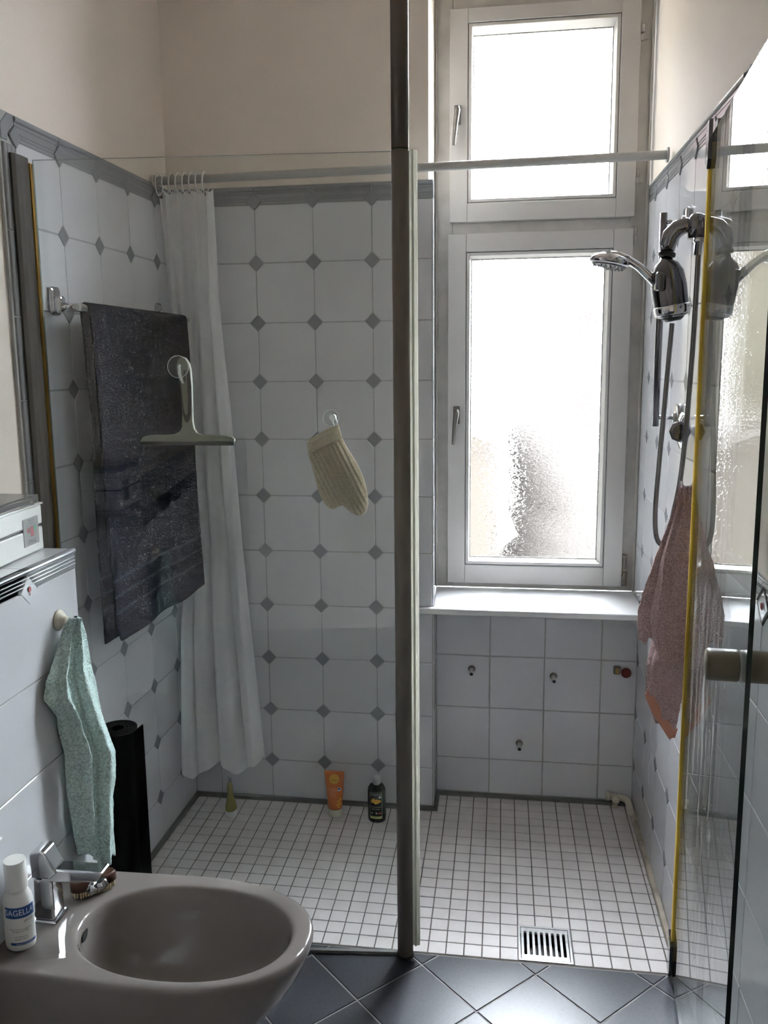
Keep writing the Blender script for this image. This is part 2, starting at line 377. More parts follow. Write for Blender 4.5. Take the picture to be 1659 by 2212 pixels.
def border_piece(mb_parent, F, a, b, zc, ca=True, cb=True, h=.057, name='border_tile', below=.0095, c=.0295):
    """ribbed border tile from u=a to b, bottom corners cut for the diamonds at a and b"""
    x0, x1 = a+.0012, b-.0012; z0 = zc-below; z1 = zc-below+h
    poly = []
    k_ = c-below if below > 0 else c
    if ca: poly += [(x0, zc+c), (x0+k_, z0)]
    else: poly += [(x0, z0)]
    if cb: poly += [(x1-k_, z0), (x1, zc+c)]
    else: poly += [(x1, z0)]
    poly += [(x1, z1), (x0, z1)]
    m = MB(); tile_mesh(poly, M['border'], mb=m, depth=.006)
    def cut_(zz, k): return max(0, c+.0005-abs(zz-zc)) if k else 0
    for zz, r in ((z1-.007, .0065), (z1-.0215, .0022), (z0+.0185, .0022), (z0+.0105, .0022)):
        xa = x0+cut_(zz, ca); xb = x1-cut_(zz, cb)
        pts = 7; V = []
        for x in (xa, xb):
            for k in range(pts): t = math.pi*k/(pts-1); V.append((x, zz+r*math.cos(t), r*.8*math.sin(t)-.0005))
        m.add(V, [(k, k+1, pts+k+1, pts+k) for k in range(pts-1)]+[tuple(range(pts)), tuple(range(pts, 2*pts))], 0, False)
    cx = (a+b)/2
    o = m.build(name, M['border'], mb_parent); o.matrix_world = F; return o

# ------------------------------------------------------------------ room shell
XR = 1.1256
def XL(y): return -.5001+.0171*y
room = {}
def struct(name, mb, mats, **kw):
    o = mb.build(name, mats); o['kind'] = 'structure'
    for k, v in kw.items(): o[k] = v
    return o
YF = -3.75; ZC = 3.05
# floor
m = MB(); m.box(-.9, .6985, -.775, .6, -.12, -.0022, 0); m.box(.8455, 1.4, -.775, .6, -.12, -.0022, 0); m.box(.6985, .8455, -.620, .6, -.12, -.0022, 0); m.box(.6985, .8455, -.775, -.767, -.12, -.0022, 0); m.box(-.9, 1.4, YF-.1, -.775, -.12, -.0022, 1)
floor = struct('floor', m, [M['mosaic_grout'], M['dark_grout']])
FF = frame((0, 0, 0), (1, 0, 0), (0, 1, 0), (0, 0, 1))
far = MB(); cnt = 0
DR = (.695, .848, -.770, -.617)
jj = 0
for j in range(18):
    y0 = -.7705+.05*j
    for i in range(-25, 10):
        x0 = .6975+.05*i
        if y0 >= DR[2]-.01 and y0 < DR[3]-.01 and x0 > DR[0]-.01 and x0 < DR[1]-.01: continue
        X0, X1 = XL(y0)+.014, XR-.016
        Y1 = -.014
        if x0 > .395: Y1 = .110
        if x0 > .36 and x0 < .41 and j > 15: X0 = .419
        p = clip([(x0+.0016, y0+.0016), (x0+.0484, y0+.0016), (x0+.0484, y0+.0484), (x0+.0016, y0+.0484)], X0, X1, -.774, Y1)
        if not p: continue
        if cnt < 300: place_tile('mosaic_tile', p, M['mosaic'], FF, floor, depth=.003, bev=.0008); cnt += 1
        else: tile_mesh(p, M['mosaic'], mb=far, depth=.003, bev=.0008, off=(0, 0, random.uniform(-.0002, .0002)))
o = far.build('mosaic_field', M['mosaic'], floor); o['kind'] = 'stuff'
# dark floor tiles laid on the diagonal
dg = .1525
for a in range(-14, 15):
    for b in range(-1, 22):
        cx = .589+dg*a; cy = -.8195-dg*(b-1)
        if (a+b) % 2 == 0: continue
        g_ = .0032; d = dg-g_
        p = clip([(cx-d, cy), (cx, cy-d), (cx+d, cy), (cx, cy+d)], XL(-1), XR-.004, YF, -.7785)
        if p: place_tile('floor_tile', p, M['dark_tile'], FF, floor, depth=.004, bev=.0012)
# ceiling
struct('ceiling', MB().box(-.9, 1.4, YF-.1, .62, ZC, ZC+.1), M['plaster'])
struct('wall_front', MB().box(-.9, 1.4, YF-.12, YF, 0, ZC), M['plaster'])

# back wall, left of the window alcove
RV = .4035
m = MB(); m.prism([(-.8, .002), (RV, .002), (RV, .03), (.3885, .03), (.3885, .46), (-.8, .46)], 0, 2.209, lambda x, y, w: (x, y, w), 0)
m.prism([(-.8, .0095), (.3885, .0095), (.3885, .46), (-.8, .46)], 2.209, ZC, lambda x, y, w: (x, y, w), 1)
wb = struct('wall_back', m, [M['grout'], M['plaster']])
FB = frame((0, 0, 0), (1, 0, 0), (0, 0, 1), (0, -1, 0))
octo_wall(wb, FB, -.4985, RV, [-.4, -.2, 0, .2])
for a in (-.4, -.2, 0): border_piece(wb, FB, a, a+.2, ZR)
border_piece(wb, FB, -.4985, -.4, ZR, ca=False); border_piece(wb, FB, .2, RV, ZR, cb=False)
# reveal of the alcove: plaster strip behind, a column of narrow tiles in front
FRV = frame((RV+.0015, 0, 0), (0, 1, 0), (0, 0, 1), (1, 0, 0))
for r in range(11):
    z0 = max(.77 if True else 0, ZR-.2*(r+1)); z1 = min(ZR-.2*r, 2.15)
    if z1-z0 > .01 and z1 > .79: place_tile('reveal_tile', [(.001, z0+.0015), (.033, z0+.0015), (.033, z1-.0015), (.001, z1-.0015)], M['tile'], FRV, wb, depth=.0045)
place_tile('reveal_border', [(.001, ZR-.007), (.033, ZR-.007), (.033, 2.206), (.001, 2.206)], M['border'], FRV, wb, depth=.0045)
# alcove parapet under the window
m = MB().box(.3885, 1.3, .122, .46, 0, .742)
wn = struct('wall_niche', m, [M['grout']])
m = MB(); m.box(.402, .4035, .0035, .1235, 0, .742)
FN = frame((0, .12, 0), (1, 0, 0), (0, 0, 1), (0, -1, 0))
zj = [.014, .150, .3515, .5525, .742]; xj = [.405, .602, .799, 1.0, XR]
for i in range(4):
    for k in range(4):
        x0, x1, z0, z1 = xj[i]+.002, xj[i+1]-.002, zj[k]+.002, zj[k+1]-.002
        if i == 3: x1 = XR-.003
        place_tile('tile', [(x0, z0), (x1, z0), (x1, z1), (x0, z1)], M['tile_plain'], FN, wn)
FNL = frame((.4052, 0, 0), (0, 1, 0), (0, 0, 1), (1, 0, 0))
for k in range(4):
    place_tile('reveal_tile', [(.002, zj[k]+.0015), (.1185, zj[k]+.0015), (.1185, zj[k+1]-.0015), (.002, zj[k+1]-.0015)], M['tile_plain'], FNL, wb, depth=.0015)
# lintel
struct('wall_lintel', MB().box(.3885, 1.3, .255, .46, 2.868, ZC), M['plaster'])

# right wall
m = MB(); m.box(XR+.002, 1.3, -.998, .46, 0, 2.209, 0); m.box(XR+.0095, 1.3, YF, .46, 2.209, ZC, 1)
m.box(XR+.0095, 1.3, YF, -.998, 1.209, 2.209, 1); m.box(XR+.002, 1.3, YF, -.998, 0, 1.209, 0)
wr = struct('wall_right', m, [M['grout'], M['plaster']])
FR = frame((XR, 0, 0), (0, -1, 0), (0, 0, 1), (-1, 0, 0))
du = [-.1156+.2*k for k in range(6)]         # -.1156 .. .8844
octo_wall(wr, FR, -.244, .9344, du)
ub = [-.244]+du
for i in range(len(ub)-1): border_piece(wr, FR, ub[i], ub[i+1], ZR, ca=(i > 0))
border_piece(wr, FR, du[-1], .9344, ZR, cb=False)
def border_column(wall, F, uc, z_hi, z_lo, flip=1):
    """upright run of border tiles between u=uc-.0275 and uc+.0275"""
    z = z_hi
    while z > z_lo+.02:
        z2 = max(z_lo, z-.2)
        mm = MB(); a, b = uc-.027, uc+.027
        tile_mesh([(a, z2+.0012), (b, z2+.0012), (b, z-.0012), (a, z-.0012)], M['border'], mb=mm)
        for xx, r in ((uc+.020*flip, .0065), (uc+.006*flip, .0022), (uc-.012*flip, .0022), (uc-.019*flip, .0022)):
            V = []
            for zz in (z2+.002, z-.002):
                for k in range(7): t = math.pi*k/6; V.append((xx+r*math.cos(t), zz, r*.8*math.sin(t)-.0005))
            mm.add(V, [(k, k+1, 8+k, 7+k) for k in range(6)]+[tuple(range(7)), tuple(range(7, 14))])
        o = mm.build('border_tile', M['border'], wall); o.matrix_world = F
        z = z2
border_column(wr, FR, .9650, 2.206, .014)
# plain tiles beyond the shower, with a border rail and flower diamonds at half height
def plain_wall(wall, F, us, u0, u1, ztop, corner_cut=True, zj=None):
    e = [u0]+[u for u in us if u0 < u < u1]+[u1]
    for i in range(len(e)-1):
        for r in range(6):
            z1 = ztop-.2*r; z0 = max(.014, z1-.2)
            poly = [(e[i]+.0015, z0+.0015), (e[i+1]-.0015, z0+.0015), (e[i+1]-.0015, z1-.0015), (e[i]+.0015, z1-.0015)]
            if r == 0:
                c = .040; q = poly[:2]
                q += [(poly[2][0], poly[2][1]-c), (poly[2][0]-c, poly[2][1])] if e[i+1] in us else [poly[2]]
                q += [(poly[3][0]+c, poly[3][1]), (poly[3][0], poly[3][1]-c)] if e[i] in us else [poly[3]]
                poly = q
            place_tile('tile', poly, M['tile'], F, wall)
        border_piece(wall, F, e[i], e[i+1], ztop, ca=e[i] in us, cb=e[i+1] in us, below=-.0005, h=.048, c=.0415)
    for u in us:
        if u0 < u < u1:
            place_tile('diamond_edge', diamond(u, ztop, .0380), M['silicone'], F, wall)
            place_tile('diamond_tile', diamond(u, ztop, .0310), M['tile'], F @ Matrix.Translation((0, 0, .0012)), wall)
us = [1.267+.2*k for k in range(10)]
plain_wall(wr, FR, us, .9935, 2.6, 1.16)
for u in us[:1]:
    fl = MB()
    for a in range(5):
        t = a*2*math.pi/5; fl.lathe([(.0035, 0), (.0035, .0006)], (u+.004*math.cos(t), 1.16+.004*math.sin(t), .0026), n=8)
    o = fl.build('flower_print', M['red_print'], wr); o.matrix_world = FR

# left wall
A = Vector((.0171, 1, 0)).normalized(); NL = Vector((1, -.0171, 0)).normalized()
FL = frame((-.5001, 0, 0), A, (0, 0, 1), NL)
m = MB()
m.prism([(.6, -.002), (-.982, -.002), (-.982, -.3), (.6, -.3)], 0, 2.209, lambda x, y, w: tuple(FL @ Vector((x, w, y))), 0)
m.prism([(.6, -.0095), (YF, -.0095), (YF, -.3), (.6, -.3)], 2.209, ZC, lambda x, y, w: tuple(FL @ Vector((x, w, y))), 1)
m.prism([(-.982, -.0095), (YF, -.0095), (YF, -.3), (-.982, -.3)], 0, 2.209, lambda x, y, w: tuple(FL @ Vector((x, w, y))), 1)
wl = struct('wall_left', m, [M['grout'], M['plaster']])
dl = [-.92+.2*k for k in range(5)]           # -.92 .. -.12
for i, c in enumerate(dl):
    for r in range(11):
        cz = ZR-.1-.2*r; low = 1 if r < 10 else 0; last = (i == len(dl)-1)
        poly = clip(octo(c+.1, cz, (low, 0 if last else low, 0 if last else 1, 1)), -.918, -.001, .014, ZR-.0115)
        if poly: place_tile('tile', poly, M['tile'], FL, wl)
for c in dl:
    for r in range(11): place_tile('diamond_tile', diamond(c, ZR-.2*r), M['tile_grey'], FL @ Matrix.Translation((0, 0, .0035 if r == 0 else 0)), wl)
for i in range(len(dl)-1): border_piece(wl, FL, dl[i], dl[i+1], ZR)
border_piece(wl, FL, dl[-1], -.001, ZR, cb=False)
border_column(wl, FL, -.9475, ZR-.02, .014, flip=-1)
# bevelled outer corner piece of the border
mm = MB(); tile_mesh([(-.945, ZR+.006), (-.922, ZR+.028), (-.922, 2.2065), (-.945, 2.2065), (-.975, 2.178), (-.975, ZR-.015), (-.95, ZR-.015)], M['border'], mb=mm)
o = mm.build('border_corner', M['border'], wl); o.matrix_world = FL

# boxed-in pipe wall in front of the left wall
PX = -.338; PE = -1.104
m = MB(); m.box(-.60, PX-.002, YF, PE-.002, 0, 1.2)
wp = struct('wall_ledge', m, [M['grout']])
FP = frame((PX, 0, 0), (0, 1, 0), (0, 0, 1), (1, 0, 0))
up_ = [-1.304-.2*k for k in range(9)]
plain_wall(wp, FP, up_, -2.9, PE, 1.16)
fl = MB(); fl.lathe([(.0045, 0), (.0045, .0006)], (-1.304, 1.163, .0026), n=12, sy=1.4)
fl.tube([(-1.304, 1.156, .0030), (-1.3045, 1.150, .0030)], .0008, 6)
o = fl.build('flower_print', M['red_print'], wp); o.matrix_world = FP
FT = frame((0, 0, 1.206), (1, 0, 0), (0, 1, 0), (0, 0, 1))
for k in range(9):
    y1 = PE-.2*k-.0015; y0 = y1-.197
    place_tile('ledge_tile', [(-.519, y0), (PX-.012, y0), (PX-.012, y1), (-.519, y1)], M['tile_plain'], FT, wp)
FPE = frame((0, PE, 0), (-1, 0, 0), (0, 0, 1), (0, 1, 0))
for r in range(6):
    z1 = 1.16-.2*r; z0 = max(.014, z1-.2)
    place_tile('tile', [(-PX+.002, z0+.0015), (.514, z0+.0015), (.514, z1-.0015), (-PX+.002, z1-.0015)], M['tile'], FPE, wp, depth=.003)

# dark silicone / trim bands along the mosaic
def band(name, pts, mat, h=.013):
    struct(name, MB().prism(pts, -.002, h, lambda x, y, w: (x, y, w)), mat)
band('trim_1', [(-.5, -.0125), (.4185, -.0125), (.4185, .0), (-.5, .0)], M['silicone'])
band('trim_2', [(XL(0), 0), (XL(-.775), -.775), (XL(-.775)+.0125, -.775), (XL(0)+.0125, 0)], M['silicone'])
band('trim_3', [(.4185, .1075), (XR-.015, .1075), (XR-.015, .1195), (.4185, .1195)], M['silicone'])
band('trim_4', [(XR-.0145, -.80), (XR-.001, -.80), (XR-.001, .119), (XR-.0145, .119)], M['beige_strip'], .016)
band('trim_5', [(.4065, -.012), (.4185, -.012), (.4185, .12), (.4065, .12)], M['silicone'])

# ------------------------------------------------------------------ window
m = MB(); y0, y1 = .270, .335
m.cbox(.3905, .452, y0, y1, .772, 2.868, .002); m.cbox(1.071, XR+.002, y0, y1, .772, 2.868, .002)
m.cbox(.452, 1.071, y0, y1, .772, .80, .002); m.cbox(.452, 1.071, y0, y1, 2.060, 2.118, .002); m.cbox(.452, 1.071, y0, y1, 2.803, 2.868, .002)
m.cbox(.3905, .398, .262, .272, .772, 2.868, .002); m.cbox(1.118, XR+.001, .256, .272, .772, 2.868, .002)
struct('trim_6', m, M['paint_dirty'])
def sash(name, X, R, G, mat='paint'):
    """X outer, R rebate line, G glass opening: (x0,x1,z0,z1)"""
    m = MB(); ring(m, X[0], X[1], X[2], X[3], R[0]-X[0], X[1]-R[1], R[2]-X[2], X[3]-R[3], .250, .312, 0, .002)
    o = struct(name, m, M[mat])
    g = .0022; b = MB()
    ring(b, R[0]+g, R[1]-g, R[2]+g, R[3]-g, .0115, .0115, .0115, .0115, .2525, .300)
    # sloping inner bead
    a = (R[0]+.013, R[1]-.013, R[2]+.013, R[3]-.013); c = G
    V = [(a[0], .256, a[2]), (a[1], .256, a[2]), (a[1], .256, a[3]), (a[0], .256, a[3]), (c[0], .290, c[2]), (c[1], .290, c[2]), (c[1], .290, c[3]), (c[0], .290, c[3])]
    b.add(V, [(0, 1, 5, 4), (1, 2, 6, 5), (2, 3, 7, 6), (3, 0, 4, 7)])
    b.build('glazing_bead', M['paint'], o)
    gs = MB(); ring(gs, c[0]-.001, c[1]+.001, c[2]-.001, c[3]+.001, .0035, .0035, .0035, .0035, .2885, .292, 0, .0005)
    gs.build('putty_seal', P('putty_'+name, (.40, .39, .36), .8, var=(120, (.2, .19, .17), .8)), o)
    gr = MB(); ring(gr, R[0]-.001, R[1]+.001, R[2]-.001, R[3]+.001, .005, .005, .005, .005, .262, .30, 0, .0005)
    gr.build('groove', M['hole'], o)
    p = MB(); p.add([(c[0]-.006, .294, c[2]-.006), (c[1]+.006, .294, c[2]-.006), (c[1]+.006, .294, c[3]+.006), (c[0]-.006, .294, c[3]+.006)], [(0, 1, 2, 3)])
    p.build('pane', M['pattern'], o)
    return o
w1 = sash('window_1', (.4425, 1.0800, 2.1090, 2.8125), (.505, 1.0165, 2.173, 2.766), (.523, .995, 2.188, 2.735))
w2 = sash('window_2', (.4370, 1.0790, .7920, 2.0695), (.502, 1.0125, .8635, 2.0055), (.519, .989, .886, 1.983))
def handle(par, x, z, tilt):
    m = MB(); m.cbox(x-.012, x+.012, .244, .250, z-.043, z+.022, .003, 0, 2); b = m.build('handle_plate', M['handle_metal'], par)
    h = MB(); h.tube([(x, .246, z+.004), (x, .222, z+.004)], .0075, 14)
    h.tube([(x, .222, z+.010), (x+.001, .218, z), (x-.004*tilt, .216, z-.04), (x-.009*tilt, .217, z-.09), (x-.011*tilt, .218, z-.116)], [.009, .0105, .009, .0065, .0055], 14)
    h.build('handle', M['handle_metal'], par)
handle(w1, .470, 2.478, 1); handle(w2, .470, 1.437, 1)
def hinge(par, x, z, h=.05):
    m = MB(); m.tube([(x, .256, z-h/2), (x, .256, z-.002)], .006, 10); m.tube([(x, .256, z+.002), (x, .256, z+h/2)], .006, 10)
    m.box(x-.004, x+.018, .264, .2705, z-h/2+.006, z+h/2-.006); m.build('hinge', M['paint_dirty'], par)
hinge(w1, 1.086, 2.70); hinge(w1, 1.086, 2.24); hinge(w2, 1.086, 2.045, .06)
m = MB(); m.cbox(1.080, 1.096, .252, .268, .85, .912, .002); m.cbox(1.076, 1.099, .250, .268, .796, .85, .003)
m.tube([(1.079, .249, .838), (1.096, .249, .805)], .004, 8); m.tube([(1.088, .246, .80), (1.088, .246, .846)], .0045, 8); m.tube([(1.088, .25, .90), (1.088, .25, .86)], .0045, 8)
m.build('corner_hinge', M['rust'], w2)
# sill board
m = MB()
pl = [(.350, -.030), (XR-.001, -.030), (XR-.001, .275), (.392, .275), (.4045, .034), (.4045, -.0005), (.350, -.0005)]
m.prism(pl, .748, .770, lambda x, y, w: (x, y, w))
o = m.build('windowsill', M['marble']); o['kind'] = 'structure'
bv = o.modifiers.new('b', 'BEVEL'); bv.width = .004; bv.segments = 3; bv.limit_method = 'ANGLE'

# ------------------------------------------------------------------ outside
m = MB().box(-40, 40, .6, 60, -9.2, -9); struct('ground', m, M['ground'])
t = thing('house', 'cream rendered house seen through the patterned window glass', 'building')
m = MB(); m.prism([(-9, 9.7), (.14, 9.7), (.14, 16), (-9, 16)], -9, 3.7, lambda x, y, w: (x, y, w)); m.build('facade', M['facade'], t)
m = MB(); m.box(-9, -2.6, 1.5, 9.4, -9, 10); m.build('light_block_wing', M['facade'], t)  # unseen wing, added to cut the sky light on the right wall
m = MB(); m.prism([(-9.3, 9.5), (.2, 9.5), (.2, 16), (-9.3, 16)], 3.7, 5.6, lambda x, y, w: (x, y, w)); m.build('roof_storey', M['brick_far'], t)
t = thing('garden_shed', 'low tan shed dimly seen at the bottom of the lower window', 'shed')
MB().box(-.6, .60, 6.6, 7.2, -9, .66).build('shed_wall', M['tan'], t)
m = MB(); m.prism([(-.68, .66), (.66, .66), (.25, .84), (-.4, .84)], 6.5, 7.3); m.build('shed_roof', M['tan'], t)
t = thing('tree', 'bare brown tree crown dimly seen through the lower window', 'tree')
m = MB()
for (x, y, z, r) in ((1.35, 9, .15, .62), (1.6, 9, -.4, .75), (1.85, 9.2, -1.1, .85), (1.05, 9, .42, .36), (1.55, 9, -1.4, .8), (2.05, 9.4, -1.9, .9), (1.5, 9, -2.4, .9), (1.8, 9, -3.2, 1.2)):
    V = []; n1, n2 = 12, 8; r *= 1.12
    for j in range(n2+1):
        for i in range(n1):
            a, b = 2*math.pi*i/n1, math.pi*j/n2; q = r*(1+.22*noise.noise(Vector((a*2, b*3, x*7))))
            V.append((x+q*math.cos(a)*math.sin(b), y+q*math.sin(a)*math.sin(b), z+q*math.cos(b)))
    m.add(V, [(j*n1+i, j*n1+(i+1) % n1, (j+1)*n1+(i+1) % n1, (j+1)*n1+i) for j in range(n2) for i in range(n1)], 0, True)
m.build('crown', M['bush'], t)
m = MB(); m.tube([(1.5, 9.2, -9), (1.45, 9.1, -4), (1.5, 9, -1)], [.25, .2, .1], 10); m.build('trunk', M['bush'], t)
t = thing('chimney', 'reddish brick chimney stack dimly seen at the right of the lower window', 'chimney')
MB().box(1.85, 2.5, 11.0, 11.7, -9, 2.5).build('stack', M['brick_far'], t); MB().box(1.8, 2.55, 10.95, 11.75, 2.5, 2.7).build('cap', M['brick_far'], t)

# ------------------------------------------------------------------ shower enclosure
PXc, PYc = .388, -.787
t = thing('fixed_glass_screen', 'tall clear glass panel between the dark post and the left tiled wall', 'glass screen')
gx0, gy0, gx1, gy1 = XL(-.87)+.012, -.868, PXc-.012, PYc
d = Vector((gx1-gx0, gy1-gy0, 0)); L_ = d.length-.0105; d.normalize(); nn = Vector((d.y, -d.x, 0))
FG = frame((gx0, gy0, 0), d, (0, 0, 1), nn)
def sheet(L0, z0, z1, th, F, edge, mats):
    mb = MB(); V = [F @ Vector((x, z, y)) for y in (-th/2, th/2) for x, z in ((0, z0), (L0, z0), (L0, z1), (0, z1))]
    mb.add(V, [(0, 1, 2, 3), (4, 7, 6, 5)], 0); mb.add(V, [(0, 4, 5, 1), (1, 5, 6, 2), (2, 6, 7, 3), (3, 7, 4, 0)], 1); return mb
sheet(L_, .006, 2.117, .008, FG, None, None).build('glass_panel', [M['glass'], M['glass_edge_l']], t)
m = MB(); V = []
m.prism([(-.0095, -.004), (-.002, -.004), (-.002, .012), (-.0095, .012)], .0, 2.108, lambda x, y, w: tuple(FG @ Vector((x, w, y))))
m.build('edge_seal', M['gold'], t)
m = MB(); pr = [(-.006, .005)]+[(-.008+.026*math.cos(a), .028+.026*math.sin(a)) for a in [(-90+20*k)*math.pi/180 for k in range(0, 1)]]
# half-round wall profile
prf = [(XL(-.93)+.001, -.952), (XL(-.93)+.006, -.952), (XL(-.93)+.011, -.942), (XL(-.93)+.0135, -.926), (XL(-.93)+.0135, -.905), (XL(-.93)+.012, -.889), (XL(-.93)+.009, -.882), (XL(-.88)+.001, -.882)]
m = MB(); m.prism(prf, 0, 2.117, lambda x, y, w: (x, y, w)); m.build('wall_profile', M['profile'], t, label='dark bronze upright wall profile')
m = MB(); m.prism([(.02, -.005), (L_, -.005), (L_, .005), (.02, .005)], 0, .010, lambda x, y, w: tuple(FG @ Vector((x, w, y)))); m.build('bottom_seal', M['silicone'], t)
t = thing('enclosure_post', 'dark bronze round post from floor to ceiling in front of the window', 'post')
MB().tube([(PXc, PYc, .004), (PXc, PYc, 2.1185)], .0215, 32).build('lower_post', M['bronze'], t)
MB().tube([(PXc, PYc, 2.1215), (PXc, PYc, ZC)], .0212, 32).build('upper_post', M['bronze_hi'], t)
MB().tube([(PXc, PYc, 2.1180), (PXc, PYc, 2.1220)], .0205, 32).build('joint', M['hole'], t)
MB().lathe([(.0235, 0), (.0235, .006), (.0215, .008)], (PXc, PYc, .0), n=28).build('foot', M['black'], t)
m = MB(); m.cbox(PXc+.019, PXc+.0405, PYc-.002, PYc+.010, .032, 2.119, .002); m.cbox(PXc+.027, PXc+.032, PYc-.006, PYc, .032, 2.119, .001)
m.build('door_seal', M['seal'], t, label='milky plastic door seal')
# hinged door standing open along the right wall
t = thing('glass_door', 'clear glass shower door standing open along the right wall', 'glass door')
h0 = Vector((1.1005, -.785, 0)); h1 = Vector((1.0365, -1.512, 0)); d = h1-h0; L_ = d.length; d.normalize()
FD = frame(h0, d, (0, 0, 1), Vector((d.y, -d.x, 0)))
sheet(L_, .018, 2.120, .008, FD, None, None).build('door_panel', [M['door_glass'], M['glass_edge']], t)
m = MB(); m.prism([(-.010, -.008), (.008, -.008), (.008, -.0045), (.002, -.0045), (.002, .0045), (.008, .0045), (.008, .008), (-.010, .008)], .05, 2.105, lambda x, y, w: tuple(FD @ Vector((x, w, y))))
m.build('side_seal', M['yellow_seal'], t, label='yellowed plastic side seal')
for z0, z1 in ((2.045, 2.150), (.012, .125)):
    m = MB(); bot = z0 if z0 > 1 else z0
    m.prism([(-.022, z0+(.0 if z0 < 1 else .02)), (.012, z0), (.022, z0+.02), (.022, z1-(.0 if z0 > 1 else .02)), (-.022, z1)], -.013, -.0045, lambda x, y, w: tuple(FD @ Vector((x, y, w))))
    m.prism([(-.022, z0+(.0 if z0 < 1 else .02)), (.012, z0), (.022, z0+.02), (.022, z1-(.0 if z0 > 1 else .02)), (-.022, z1)], .0045, .013, lambda x, y, w: tuple(FD @ Vector((x, y, w))))
    m.build('hinge_clamp', M['dark_chrome'], t, label='dark chrome hinge clamp')
def disc_axis(F, x, z, prof, n=32):
    mb = MB(); V3 = F.to_3x3(); B = Matrix((V3.col[0], V3.col[1], V3.col[2])).transposed()
    mb.lathe(prof, F @ Vector((x, z, 0)), B, n); return mb
for s in (1, -1):
    k = disc_axis(FD, .664, 1.105, [(.0265, s*.0045), (.0275, s*.008), (.0275, s*.052), (.0255, s*.056), (.001, s*.057)]); k.build('door_knob', M['beige_knob'], t)

# shower curtain rail
a = Vector((XL(-.127)+.002, -.127, 2.213)); b = Vector((XR-.001, -.095, 2.231))
t = thing('curtain_rail', 'white tubular curtain rail spanning the shower below the upper window', 'curtain rail')
MB().tube([a, b], .0135, 20).build('tube', M['rod'], t)
MB().tube([a, a+Vector((.008, 0, 0))], .019, 20).build('end_cap', M['rod'], t); MB().tube([b, b-Vector((.006, 0, 0))], .022, 20).build('end_cap', M['rod'], t)
# curtain
def interp(T, v):
    for i in range(len(T)-1):
        if v <= T[i+1][0] or i == len(T)-2:
            k = (v-T[i][0])/(T[i+1][0]-T[i][0]); return [p+(q-p)*k for p, q in zip(T[i][1:], T[i+1][1:])]
t = thing('shower_curtain', 'white fabric shower curtain gathered on the rail in the left corner', 'curtain')
LT = [(0, -.487, -.110), (.16, -.482, -.090), (.36, -.475, -.075), (.62, -.472, -.080), (.75, -.475, -.14), (1, -.478, -.20)]
RT = [(0, -.302, -.118), (.18, -.300, -.115), (.37, -.272, -.12), (.6, -.248, -.12), (1, -.185, -.13)]
def cur(u, v):
    l = interp(LT, v); r = interp(RT, v); x = l[0]+(r[0]-l[0])*u; y = l[1]+(r[1]-l[1])*u
    am = (.011+.020*min(1, v*2.2))*(.35+.65*math.sqrt(u))
    ph = 2*math.pi*(4.3*u+.30*math.sin(2.2*v)+.28*math.sin(6*u))
    y += am*math.sin(ph)+.3*am*math.sin(ph*2.1+v*4)-.006
    x += .008*math.cos(ph)*min(1, v*3)
    zb = .185+.018*math.sin(ph*.5+1.2)+.025*u
    z = 2.185+(zb-2.185)*v-.012*abs(math.sin(math.pi*8*u))*max(0, 1-v*30)
    return (x, y, z)
m = MB(); m.grid(cur, 130, 70); m.build('curtain_panel', M['curtain'], t)
for k in range(8):
    u = (k+.2)/8.2; c = cur(u, 0); px = c[0]; ax = (a+(b-a)*((px-a.x)/(b.x-a.x)))
    pts = []
    for i in range(25):
        an = 2*math.pi*i/24; pts.append((px+.004*math.sin(an*1)+random.uniform(-.0003, .0003), ax.y+.020*math.sin(an), ax.z-.012+.033*math.cos(an)))
    MB().tube(pts, .0024, 8, cap=False).build('ring', M['white_plastic'], t)
    if k in (0, 7): MB().lathe([(.006, 0), (.006, .0015), (.0035, .002)], (px+.004, c[1]-.008, 2.165), Matrix.Rotation(math.pi/2, 3, 'X'), 12).build('grommet', M['rust'], t)

# towel rail on the left wall
t = thing('towel_rail', 'chrome towel rail on the left tiled wall behind the navy towel', 'towel rail')
for yy in (-.80, -.148):
    m = MB(); x0 = XL(yy)
    m.cbox(x0, x0+.012, yy-.024, yy+.024, 1.752, 1.822, .008, 0, 3)
    m.cbox(x0+.010, x0+.030, yy-.014, yy+.014, 1.757, 1.800, .007, 0, 3)
    m.tube([(x0+.025, yy, 1.772), (-.428+.034*(yy+.83), yy, 1.768)], .011, 14); m.build('bracket', M['chrome'], t)
MB().tube([(-.428, -.83, 1.768), (-.404, -.13, 1.768)], .0085, 16).build('rail', M['chrome'], t)
# navy towel: one long sheet folded over the rail
t = thing('bath_towel', 'large dark navy terry towel hanging over the chrome rail', 'towel')
def navy(u, v):
    y = -.80+(.80-.168)*u
    xr = -.4268+.0215*u
    zb = .875-.012*math.sin(u*math.pi)-.004*math.sin(u*9)+(.035 if u < .03 else 0)*(1-u/.03 if u < .03 else 0)
    s = v*2-1                        # -1 back hem .. +1 front hem
    sg = 1 if s > 0 else -1
    if abs(s) < .02: ang = s/.02*math.pi/2; x = xr+.0125*math.sin(ang); z = 1.768+.0125*math.cos(ang)
    else:
        k = (abs(s)-.02)/.98; sg = 1 if s > 0 else -1
        x = xr+sg*(.0125+.004*math.sin(k*1.5))+(.006*k*math.sin(u*7+1.2)+.004*k*math.sin(u*17+k*2) if sg > 0 else .003*math.sin(u*8)*k)
        x += (.008*k if sg > 0 else -.004*k)
        z = 1.768+((zb if sg > 0 else .858)-1.768)*k
    y += .004*math.sin(z*9)
    if sg < 0: y += .030*(1-u)*min(1, (1.78-z)*3)
    n = noise.noise(Vector((y*60, z*60, v*3)))*.0012
    return (x+n, y, z)
m = MB(); m.grid(navy, 90, 200); o = m.build('towel_sheet', M['navy'], t)
